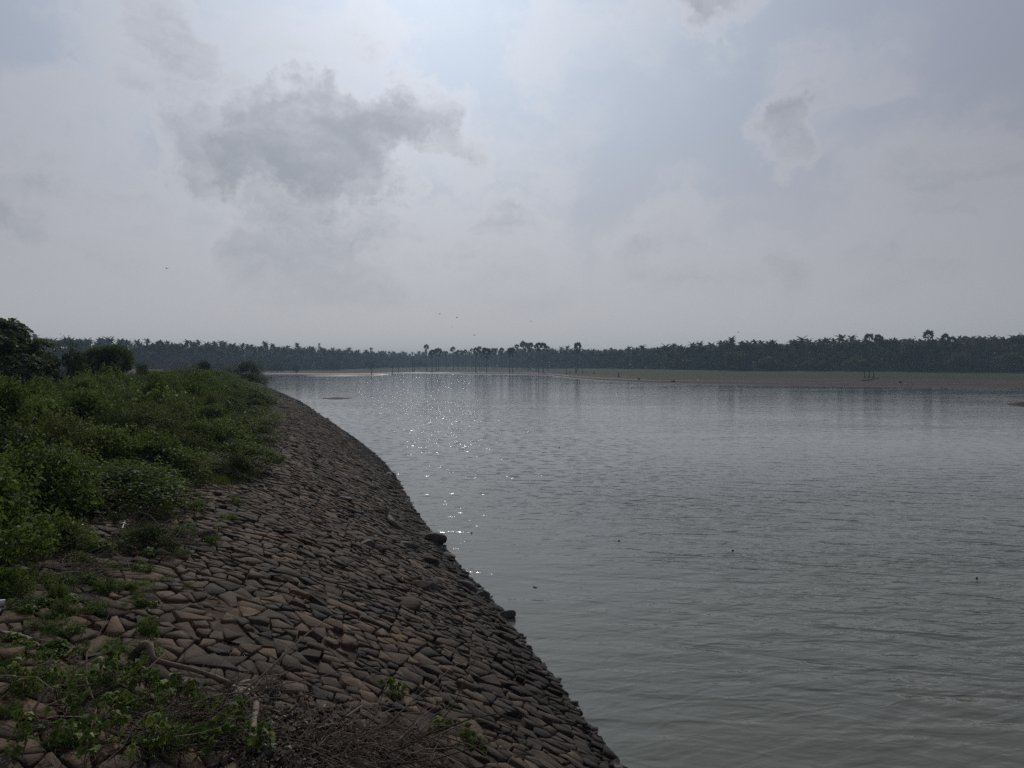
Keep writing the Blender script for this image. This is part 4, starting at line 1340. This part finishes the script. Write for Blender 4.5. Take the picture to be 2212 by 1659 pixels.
# ------------------------------------------------------------------ birds
def bird(x, y, D, span, flap, yaw, label, white=False):
    p = at_Y(x, y, D)
    r = empty('egret' if white else 'bird', p); r.rotation_euler = (0, 0, yaw)
    m = M['feather_white'] if white else M['feather_dark']
    b = MB(); L = span * .55
    b.tube([(-L * .5, 0, 0), (-L * .25, 0, 0), (0, 0, -.01), (L * .3, 0, .01), (L * .42, 0, .03), (L * .55, 0, .02)], np.array([.03, .09, .13, .09, .06, .015]) * L * 1.2, 7)
    b.build('body', m, r)
    for s in (-1, 1):
        w = MB()
        q = np.linspace(0, 1, 6)
        z = flap * np.sin(q * 2.2) * span * .5
        lead = np.stack([.10 * span - .22 * span * q ** 2, s * q * span * .5, z], -1)
        trail = lead - np.stack([.26 * span * (1 - q ** 2.2) + .02 * span, 0 * q, .01 + 0 * q], -1)
        th = np.array([0, 0, .012 * span])
        V = np.concatenate([lead + th, trail + th * .3, trail - th * .3, lead - th])
        k = np.arange(5)
        F = np.concatenate([np.stack([a * 6 + k, a * 6 + k + 1, ((a + 1) % 4) * 6 + k + 1, ((a + 1) % 4) * 6 + k], -1) for a in range(4)])
        w.add(V, F, .5); w.build('wing', m, r)
    t = MB(); t.add([(-L * .45, 0, .01), (-L * .8, .10 * L, .0), (-L * .8, -.10 * L, 0), (-L * .45, 0, -.02)], [(0, 1, 2), (3, 2, 1), (0, 2, 3), (0, 3, 1)]); t.build('tail', m, r)
    tag(r, label, 'bird', None if white else 'dark birds in the sky')
bird(360, 580, 95, .5, .35, 2.6, 'dark bird flying alone in the left sky')
bird(950, 678.5, 220, .9, .4, 1.0, 'highest dark bird above the palm stand')
bird(987, 686.5, 230, .9, .5, .3, 'dark bird right of the highest one above the palm stand')
bird(977, 707, 230, .8, .6, 1.5, 'dark bird with raised wings, below two others above the palm stand')
bird(1025, 724, 200, 1.0, .2, 2.9, 'gliding bird lowest above the palm stand')
bird(1147, 694, 240, .8, .3, .2, 'small pale dark bird right of the group above the palms')
bird(1595, 718, 210, .9, .4, .9, 'small bird over the left corner of the right grove')
bird(1509, 822.5, 188, 1.35, .42, .15, 'white egret flying low over the water by the right bank', True)

# floats and bits on the water
def net_float(x, y, r, label):
    p = at_z(x, y, 0)
    mb = MB()
    q = np.linspace(-1, 1, 8)
    mb.tube(np.stack([0 * q, 0 * q, q * r + r * .45], -1), r * np.sqrt(np.maximum(0.02, 1 - q * q)), 10, .4)
    mb.tube([(0, 0, r * 1.3), (0, 0, r * 1.7)], [r * .25, r * .18], 6, .4)
    tag(mb.build('net_float', M['dark_float'], None, True, p), label, 'float', 'dark floats on the water')
net_float(1019, 1152, .024, 'dark round float on the water nearest the embankment')
net_float(1337, 1169, .026, 'dark float in the middle of the water, between two others')
net_float(1583, 1190, .026, 'dark float on the water right of the middle one')
net_float(2110, 1250, .026, 'dark float near the right edge of the water')
net_float(1208, 967.5, .04, 'dark float far out, right of the sun glitter')
def bit(x, y, ln, label):
    p = at_z(x, y, .01); mb = MB()
    mb.tube([(-ln, .03, -.004), (0, 0, 0), (ln, -.03, -.004)], [.006, .010, .004], 5, .3)
    tag(mb.build('floating_twig', M['deadwood'], None, False, p), label, 'twig')
bit(1156, 1268, .05, 'short floating twig on the calm water near the rocks')
bit(740, 846, .35, 'thin stick upright in water beyond the mud islet')

# ------------------------------------------------------------------ loose rocks
def rock_mesh(V0, rough=.10, flat=None, seed=0, sub=3):
    """angular block: an icosphere pushed out to random planes"""
    import bmesh
    bm = bmesh.new()
    bmesh.ops.create_icosphere(bm, subdivisions=sub, radius=1.0)
    rn = np.random.default_rng(seed)
    planes = unit(rn.normal(size=(8, 3)))
    offs = rn.uniform(.5, .88, 8)
    for v in bm.verts:
        d = np.array(v.co); d /= np.linalg.norm(d)
        q = planes @ d
        r = 1.15
        for k in range(8):
            if q[k] > .05: r = min(r, offs[k] / q[k])
        r *= 1 + rn.normal() * rough * .06
        v.co = Vector(d * r)
    V = np.array([v.co[:] for v in bm.verts]); F = np.array([[w.index for w in f.verts] for f in bm.faces])
    bm.free()
    return V * np.asarray(V0), F
def loose_rock(name, x, y, w, h, depth, label, mat='stone', seed=1, tilt=(0, 0), lift=.25, tint=.42, water=False):
    if water:
        p = at_z(x, y, 0); nrm = np.array([0, 0, 1.0])
    else:
        p, u, d = bank(x, y); nrm = bank_normal(u, d)
    W = size_at(p, w) / 2; H = size_at(p, h) / 2
    V, F = rock_mesh((W, depth, H), .3, None, seed)
    mb = MB(); mb.add(V, F, tint)
    o = mb.build(name, M[mat], None, False, p + nrm * H * lift)
    o.rotation_euler = (tilt[0], tilt[1], random.uniform(-.3, .3))
    return tag(o, label, 'rock', 'loose rocks on the stone face')
loose_rock('rock_slab', 880, 1314, 82, 17, .24, 'tilted flat slab lying loose on the lower stones', 'stone', 3, (.15, .12), .9, .5)
loose_rock('rock', 790, 1182, 34, 28, .16, 'upright dark rock high on the stone face, left of the driftwood stem', 'wet_rock', 4)
loose_rock('rock', 812, 1192, 50, 22, .2, 'low flat rock beside the upright dark rock', 'stone', 5, tint=.3)
loose_rock('rock', 878, 1182, 48, 22, .2, 'low dark rock below the end of the driftwood', 'wet_rock', 6)
loose_rock('boulder', 935, 1171, 50, 26, .3, 'dark oblong boulder at the waterline below the driftwood', 'wet_rock', 7, lift=.5)
loose_rock('rock', 925, 1218, 44, 26, .2, 'pale topped rock standing proud near the waterline', 'stone', 8, lift=.5)
loose_rock('rock', 906, 1272, 40, 26, .16, 'left rock of a dark pair on the stone face', 'stone', 9, lift=.5)
loose_rock('rock', 932, 1274, 34, 22, .16, 'right rock of a dark pair on the stone face', 'wet_rock', 10, lift=.5)
loose_rock('rock', 968, 1205, 30, 20, .2, 'dark rock on the waterline below the oblong boulder', 'wet_rock', 11, lift=.4)
loose_rock('boulder', 1008, 1272, 52, 24, .22, 'long dark boulder on the waterline above the pointed rock', 'wet_rock', 12, (0, .35), .4)
loose_rock('boulder', 1043, 1291, 34, 22, .18, 'rounded dark boulder on the waterline next to the long one', 'wet_rock', 13, lift=.5)
loose_rock('boulder', 1090, 1334, 44, 30, .16, 'pointed dark rock standing in the water off the stones', 'wet_rock', 14, (0, -.2), .35, water=True)
loose_rock('rock', 1001, 1243, 26, 18, .12, 'small dark rock jutting over the water above the long boulder', 'wet_rock', 15, lift=.5)
loose_rock('rock', 838, 1026, 16, 9, .3, 'small dark block at the waterline far up the embankment', 'wet_rock', 16, lift=.4)
loose_rock('rock', 742, 1002 + 80, 40, 14, .2, 'low dark rock far up the stone face', 'wet_rock', 17)
loose_rock('rock', 1131, 1406, 16, 12, .08, 'small dark rock in the water at the stone edge', 'wet_rock', 18, lift=.3)
loose_rock('rock', 1175, 1462, 22, 18, .1, 'dark rock at the water edge near the lower frame', 'wet_rock', 19, lift=.4)
loose_rock('rock', 448, 1163, 56, 22, .16, 'long flat rock with dark hollow beneath, below the thicket', 'stone', 20, (.1, 0), .8, .5)
loose_rock('rock', 345, 1205, 52, 26, .2, 'broad reddish rock under the dark tangled shrub', 'stone', 21, lift=.5, tint=.55)
loose_rock('rock', 75, 1185, 50, 26, .2, 'grey rock in the heap at the left edge under the vine', 'stone', 22, lift=.6, tint=.5)
loose_rock('rock', 35, 1200, 46, 24, .18, 'darker rock of the heap at the left edge', 'stone', 23, lift=.5, tint=.4)
loose_rock('rock', 318, 1312, 40, 22, .12, 'triangular rock standing proud among tufts', 'stone', 24, (.25, 0), .8, .5)
def shore_rubble():
    mb = MB()
    for k in range(420):
        u = random.uniform(-4, 60) if k < 300 else random.uniform(60, 150)
        d = random.gauss(-.12, .14)
        s = random.uniform(.03, .10) * (1 if u < 60 else 2.5)
        V, F = rock_mesh((s, s * random.uniform(.6, 1.2), s * .7), 1.2, None, k, 1)
        a = random.uniform(0, 6.28)
        Rm = np.array([[math.cos(a), -math.sin(a), 0], [math.sin(a), math.cos(a), 0], [0, 0, 1]])
        mb.add(V @ Rm.T + ud2xyz(u, d, .03), F, random.uniform(.1, .5))
    tag(mb.build('shore_rubble', M['wet_rock']), 'small wet rubble along the waterline', 'rubble', None, 'stuff')
shore_rubble()

# ------------------------------------------------------------------ dead fronds, sticks and litter
def bank_path(pix, lift):
    out = []
    for (x, y), l in zip(pix, lift):
        p, u, d = bank(x, y); out.append(p + bank_normal(u, d) * l)
    return np.array(out)
def frond():
    P = bank_path([(306, 1432), (304, 1452), (316, 1466), (345, 1474), (400, 1487), (450, 1498), (492, 1508)], [.34, .24, .18, .17, .17, .15, .12])
    P[0] = at_Y(308, 1395, P[1][1] + .02)                    # the curled butt stands up
    P = np.insert(P, 0, at_Y(300, 1402, P[1][1] + .05), 0)
    c = P[3].copy()
    r = empty('palm_frond', c)
    m = MB(); q = catmull(P - c, .04)
    m.tube(q, np.interp(np.linspace(0, 1, len(q)), [0, .1, .3, .7, 1], [.034, .042, .026, .02, .026]), 7, .45); m.build('stalk', M['dry'], r)
    # split fibrous sheath
    base = P[-1] - c
    for k in range(15):
        sh = MB()
        e, u, d = bank(random.uniform(505, 575), random.uniform(1500, 1560))
        e = e + bank_normal(u, d) * random.uniform(.02, .10) - c
        mid = (base + e) / 2 + np.array([0, 0, random.uniform(.02, .09)])
        w = random.uniform(.008, .022)
        sd = unit(np.cross(e - base, [0, 0, 1.0])) * w
        th = np.array([0, 0, .004])
        V = np.array([base - sd, base + sd, mid - sd * 1.3, mid + sd * 1.3, e - sd * .4, e + sd * .4])
        V = np.concatenate([V + th, V - th])
        F = [(0, 1, 3, 2), (2, 3, 5, 4), (6, 8, 9, 7), (8, 10, 11, 9), (0, 2, 8, 6), (2, 4, 10, 8), (1, 7, 9, 3), (3, 9, 11, 5), (4, 5, 11, 10)]
        sh.add(V, F, random.uniform(.3, 1.0)); sh.build('sheath_strip', M['dry'], r)
    fb = MB()
    for k in range(60):
        e, u, d = bank(random.gauss(500, 22), random.gauss(1502, 16))
        e = e + bank_normal(u, d) * random.uniform(.02, .16) - c
        fb.tube([base + rng.normal(size=3) * .03, (base + e) / 2 + rng.normal(size=3) * .04, e], .0025, 3, random.uniform(.1, .6), False)
    fb.build('fibre', M['twig'], r)
    tag(r, 'dry coconut frond with curled butt, curved stalk and split sheath', 'palm frond')
frond()
def butt_hood():
    p, u, d = bank(300, 1450)
    mb = MB()
    top = at_Y(304, 1394, p[1]); bot = p
    n = 9
    V = []
    for i in range(n):
        f = i / (n - 1)
        c = top * (1 - f) + bot * f + np.array([-.06 * math.sin(f * 3.1), .02, 0])
        w = .022 + .03 * math.sin(f * 3.0)
        for j in range(5):
            a = (j / 4 - .5) * 2.6
            V.append(c + np.array([math.sin(a) * w, -math.cos(a) * w * .6, 0]))
    V = np.array(V); V2 = V + np.array([0, .012, 0])
    i = np.arange(n - 1)[:, None]; j = np.arange(4)[None]
    F = np.stack([i * 5 + j, i * 5 + j + 1, (i + 1) * 5 + j + 1, (i + 1) * 5 + j], -1).reshape(-1, 4)
    mb.add(np.concatenate([V, V2]) - p, np.concatenate([F, F[:, ::-1] + len(V)]), .25)
    tag(mb.build('spathe', M['twig'], None, True, p), 'dark curled palm spathe standing on end at the frond butt', 'spathe')
butt_hood()
def wood_pole():
    a, u, d = bank(531, 1652); a = a + bank_normal(u, d) * .12
    b = at_Y(540, 1556, a[1] + .35)
    bb, u2, d2 = bank(541, 1560)
    if b[2] < prof(d2): b = bb + np.array([0, 0, .06])
    b = bb + bank_normal(u2, d2) * .16
    mb = MB()
    q = np.linspace(0, 1, 6)[:, None]
    pts = (a * (1 - q) + b * q) - a
    pts += np.array([[0, 0, 0], [.004, 0, .0], [0, 0, .004], [-.004, 0, 0], [.002, 0, 0], [0, 0, 0]])
    mb.tube(pts, [.026, .030, .028, .027, .028, .026], 9, .5)
    tag(mb.build('wooden_pole', M['stick'], None, False, a), 'short peeled wooden pole lying upslope among the litter', 'pole')
wood_pole()
def left_sheath():
    P = bank_path([(-12, 1385), (30, 1391), (60, 1397), (85, 1404)], [.05, .06, .06, .03]); c = P[1].copy()
    mb = MB(); mb.tube(P - c, [.05, .045, .03, .012], 7, .7)
    for k in range(8):
        mb.tube([P[0] - c + rng.normal(size=3) * .03, P[2] - c + rng.normal(size=3) * .03, P[3] - c + rng.normal(size=3) * .12], [.012, .008, .004], 4, random.uniform(.4, .9))
    tag(mb.build('dry_stalk', M['dry'], None, False, c), 'pale split palm stalk lying at the left edge', 'palm stalk')
    P = bank_path([(82, 1408), (115, 1406), (145, 1416)], [.05, .07, .03]); c = P[0].copy()
    mb = MB()
    sd = np.array([0.01, .05, .02])
    q = P - c
    V = np.array([q[0] - sd * .4, q[0] + sd * .4, q[1] - sd, q[1] + sd, q[2] - sd * .1, q[2] + sd * .1]); V2 = V - np.array([0, 0, .012])
    F = [(0, 1, 3, 2), (2, 3, 5, 4), (6, 8, 9, 7), (8, 10, 11, 9), (0, 2, 8, 6), (2, 4, 10, 8), (1, 7, 9, 3), (3, 9, 11, 5)]
    mb.add(np.concatenate([V, V2]), F, .3)
    tag(mb.build('palm_spathe', M['twig'], None, False, c), 'dark boat-shaped palm spathe right of the pale split stalk', 'spathe')
left_sheath()
def straw(x, y, label, n=60, spread=26):
    p, u, d = bank(x, y); r = empty('frond_straw', p)
    mb = MB()
    for k in range(n):
        e, u2, d2 = bank(x + random.gauss(0, spread), y + random.gauss(0, spread * .35))
        e = e + bank_normal(u2, d2) * random.uniform(.01, .10) - p
        s = rng.normal(size=3) * .06 + np.array([0, 0, .06])
        mb.tube([s, (s + e) / 2 + np.array([0, 0, .03]), e], [.006, .005, .002], 4, random.uniform(.3, 1.0), False)
    mb.build('strand', M['dry'], r)
    q = MB(); q.tube([(0, 0, .02), (.0, .02, .12), (.015, .04, .20)], [.012, .010, .003], 5, .8); q.build('tip', M['dry'], r)
    tag(r, label, 'dry straw')
straw(105, 1465, 'pale tuft of dry frond straw on the left stones')
straw(585, 1500, 'yellowish heap of dry fibre at the end of the frond sheath', 90, 22)
straw(150, 1225, 'grey heap of dry straw and twigs beside the low green shrub', 70, 30)

def brush(x, y, w, h, n, label, lift=.22, big=6, seed=0):
    """a tangle of thin dry stems"""
    p, u, d = bank(x, y)
    r = empty('brush_pile', p)
    tw = MB()
    def stem(L, rad, t, mb, sides=4):
        e, u2, d2 = bank(x + random.gauss(0, w * .42), min(1690, y + random.gauss(0, h * .42)))
        q = e + bank_normal(u2, d2) * random.uniform(0.0, lift) - p
        a = random.gauss(.3, .9)
        dr = np.array([math.cos(a), math.sin(a) * .8, random.gauss(0.02, .14)])
        pts = [q]
        for k in range(5):
            dr = unit(dr + rng.normal(size=3) * .28 + np.array([0, 0, -.05]))
            q = q + dr * L / 5
            uu, dd = xy2ud(q[0] + p[0], q[1] + p[1])
            q[2] = max(q[2], float(prof(dd)) - p[2] + .06)
            pts.append(q.copy())
        mb.tube(np.array(pts), np.linspace(rad, rad * .35, 6), sides, t, False)
    for k in range(n): stem(random.uniform(.3, .9), random.uniform(.0025, .006), float(np.clip(random.gauss(.45, .2), 0, 1)), tw, 3)
    tw.build('twig_tangle', M['twig'], r)
    for k in range(big):
        b = MB(); stem(random.uniform(.9, 1.6), random.uniform(.007, .011), random.uniform(.4, .8), b, 5); b.build('branch', M['twig'], r)
    tag(r, label, 'brush pile')
brush(800, 1632, 170, 60, 190, 'large tangle of dry stems at the lower edge of the stones', .26, 9)
brush(690, 1640, 110, 50, 120, 'thin scatter of dry stems beside the black plastic bag', .1, 4)
brush(430, 1560, 100, 44, 110, 'dry stems tangled below the frond stalk', .14, 6)
brush(290, 1600, 90, 40, 60, 'arched dry stems among the creepers', .18, 8)
brush(130, 1250, 70, 40, 130, 'reddish brown twig heap near the left edge', .10, 4)
brush(330, 1160, 90, 40, 110, 'grey twigs in front of the dark tangled shrub', .16, 6)
brush(255, 1120, 70, 24, 60, 'fine dry twigs beside the crossed white sticks', .08, 4)
brush(120, 1530, 120, 60, 50, 'a few dry stems over the left stones', .08, 5)

def litter_soil():
    """bare brown earth with dry leaf litter between the pole and the brush pile"""
    mb = MB()
    n = 2600
    cx, cy = rng.normal(size=n) * 75 + 640, rng.normal(size=n) * 38 + 1610
    C = []
    pr = {}
    for x, y in zip(cx, cy):
        k = (int(x // 12), int(min(y, 1680) // 12))
        if k not in pr: pr[k] = bank(k[0] * 12 + 6, k[1] * 12 + 6)
        p, u, d = pr[k]
        C.append(ud2xyz(u + random.uniform(-.07, .07), d + random.uniform(-.07, .07), random.uniform(.04, .075)))
    C = np.array(C)
    leaves(mb, C, unit(rng.normal(size=(n, 3)) * .5 + np.array([0, 0, 1])), rng.uniform(.02, .075, n), .5, .4, np.clip(rng.normal(size=n) * .25 + .3, 0, 1))
    tag(mb.build('leaf_litter', M['twig']), 'brown dry leaf litter on earth between pole and brush pile', 'leaf litter', None, 'stuff')
litter_soil()

def crumple(name, x, y, w, h, mat, label, cat, seed, lift=.5):
    p, u, d = bank(x, y)
    W = size_at(p, w) / 2; H = size_at(p, h) / 2
    V, F = rock_mesh((1, 1, 1), 4.0, None, seed, 2)
    rn = np.random.default_rng(seed)
    V = V * (1 + .35 * np.sin(V[:, [1, 2, 0]] * 5.0 + seed)) * np.array([W, W * .8, H])
    mb = MB(); mb.add(V, F, rn.uniform(.3, .8))
    o = mb.build(name, M[mat], None, False, p + bank_normal(u, d) * (H * lift + .03))
    return tag(o, label, cat)
crumple('plastic_bag', 580, 1578, 20, 16, 'white_plastic', 'small crumpled white bag right of the wooden pole', 'bag', 31)
crumple('plastic_bag', 562, 1645, 64, 38, 'black_plastic', 'crumpled black plastic bag at the lower edge beside the pole', 'bag', 32, .3)
crumple('plastic_scrap', 578, 1560, 22, 8, 'white_plastic', 'thin white plastic scrap above the small white bag', 'plastic', 33)
crumple('plastic_scrap', 560, 1630, 18, 9, 'white_plastic', 'pale plastic scrap on top of the black bag', 'plastic', 34, 2.6)
crumple('plastic_scrap', 552, 1527, 8, 10, 'white_plastic', 'tiny white scrap by the dry fibre heap', 'plastic', 35)
crumple('foam_piece', 302, 1104, 30, 10, 'white_plastic', 'long white foam piece on the stones below the vine', 'foam', 36)
crumple('foam_piece', 200, 1107, 12, 8, 'white_plastic', 'small white lump near the vine edge', 'foam', 37)
crumple('foam_piece', 172, 1142, 16, 8, 'white_plastic', 'white scrap left of the crossed white sticks', 'foam', 38)
crumple('foam_piece', 277, 1132, 8, 6, 'white_plastic', 'tiny white square above the crossed sticks', 'foam', 39)
crumple('foam_piece', 400, 1487, 14, 8, 'white_plastic', 'white scrap caught beside the frond stalk', 'foam', 40, 2.0)
crumple('foam_piece', 665, 1608, 6, 16, 'white_plastic', 'thin white strip standing in the leaf litter', 'foam', 41)
crumple('foam_piece', 740, 1596, 14, 10, 'white_plastic', 'pale crumpled scrap left of the large brush tangle', 'foam', 42)
crumple('foam_piece', 52, 1335, 10, 8, 'white_plastic', 'tiny pale scrap right of the white foam box', 'foam', 43)
def white_stick(a, b, label):
    P = bank_path([a, b], [.06, .09]); c = P[0].copy()
    mb = MB(); mb.tube(np.array([P[0], (P[0] + P[1]) / 2 + np.array([0, 0, .01]), P[1]]) - c, [.008, .011, .007], 6, .6)
    tag(mb.build('white_stick', M['white_plastic'], None, False, c), label, 'stick')
white_stick((262, 1151), (271, 1130), 'upright one of two crossed white sticks')
white_stick((252, 1139), (275, 1146), 'flat one of two crossed white sticks')
white_stick((386, 1168), (389, 1156), 'short white stick beside the bottle')
def bottle():
    a, u, d = bank(330, 1176); b, u2, d2 = bank(352, 1171)
    n = bank_normal(u, d)
    a = a + n * .09; b = b + n * .09
    ax = unit(b - a); L = np.linalg.norm(b - a) * 1.05
    r = empty('plastic_bottle', a)
    m = MB(); q = np.array([0, .02, .05, .5, .68, .82, .84, .93, .95]) * L
    m.tube(ax * q[:, None], np.array([.01, .034, .038, .038, .036, .016, .013, .013, .012]), 10, .5); m.build('body', M['clear_plastic'], r, True)
    k = MB(); k.tube([ax * L * .93, ax * L * 1.02], [.016, .016], 8, .6); k.build('cap', M['white_plastic'], r)
    tag(r, 'clear plastic bottle lying by the dark tangled shrub', 'bottle')
bottle()
def foam_box():
    p, u, d = bank(5, 1328)
    r = empty('foam_box', p); r.rotation_euler = (.15, .1, .5)
    def slab(name, c, s):
        V = np.array([(x, y, z) for x in (-1, 1) for y in (-1, 1) for z in (-1, 1)]) * np.array(s) * (1 + rng.normal(size=(8, 3)) * .03) + np.array(c)
        F = [(0, 1, 3, 2), (4, 6, 7, 5), (0, 4, 5, 1), (2, 3, 7, 6), (0, 2, 6, 4), (1, 5, 7, 3)]
        m = MB(); m.add(V, F, .6); m.build(name, M['white_plastic'], r)
    slab('tray', (-.03, 0, .05), (.06, .05, .013)); slab('lid', (-.05, .04, .10), (.06, .008, .035))
    tag(r, 'open white foam box at the left edge', 'box')
foam_box()
def driftwood():
    P = bank_path([(835, 1126), (845, 1138), (858, 1144), (880, 1154), (905, 1160), (930, 1158), (944, 1152)], [.12, .12, .08, .06, .06, .05, .05]); c = P[0].copy()
    r = empty('driftwood', c)
    m = MB(); q = catmull(P - c, .12); m.tube(q, np.interp(np.linspace(0, 1, len(q)), [0, .3, 1], [.09, .05, .018]), 7, .6); m.build('stem', M['twig'], r)
    for k in range(7):
        b = MB(); a = random.uniform(1.6, 4.4)
        e = np.array([math.cos(a) * .45, math.sin(a) * .3, random.uniform(-.1, .35)])
        b.tube([q[1], q[1] + e * .5 + rng.normal(size=3) * .06, q[1] + e], [.035, .022, .008], 5, .5); b.build('root', M['twig'], r)
    tag(r, 'washed up root with long curved stem high on the stones', 'driftwood')
driftwood()

# ------------------------------------------------------------------ haze over the whole place
def haze():
    x0, x1, y0, y1, z0, z1 = -4300, 4300, -4300, 4300, -4.0, 30.0
    V = [(x, y, z) for x in (x0, x1) for y in (y0, y1) for z in (z0, z1)]
    F = [(0, 1, 3, 2), (4, 6, 7, 5), (0, 4, 5, 1), (2, 3, 7, 6), (0, 2, 6, 4), (1, 5, 7, 3)]
    me = mk_mesh('haze', np.array(V, float), np.array(F))
    m = bpy.data.materials.new('haze'); m.use_nodes = True
    T = NT(m.node_tree); T.n.clear()
    out = T.new('ShaderNodeOutputMaterial')
    v = T.new('ShaderNodeVolumePrincipled')
    v.inputs['Color'].default_value = c3(0.58, 0.78, 1.0)
    v.inputs['Density'].default_value = HAZE
    v.inputs['Anisotropy'].default_value = 0.0
    T.l.new(v.outputs[0], out.inputs['Volume'])
    me.materials.append(m)
    tag(link('haze', me), 'pale blue haze lying over the lake and woods', 'haze', None, 'stuff')
HAZE = 0.00042
haze()
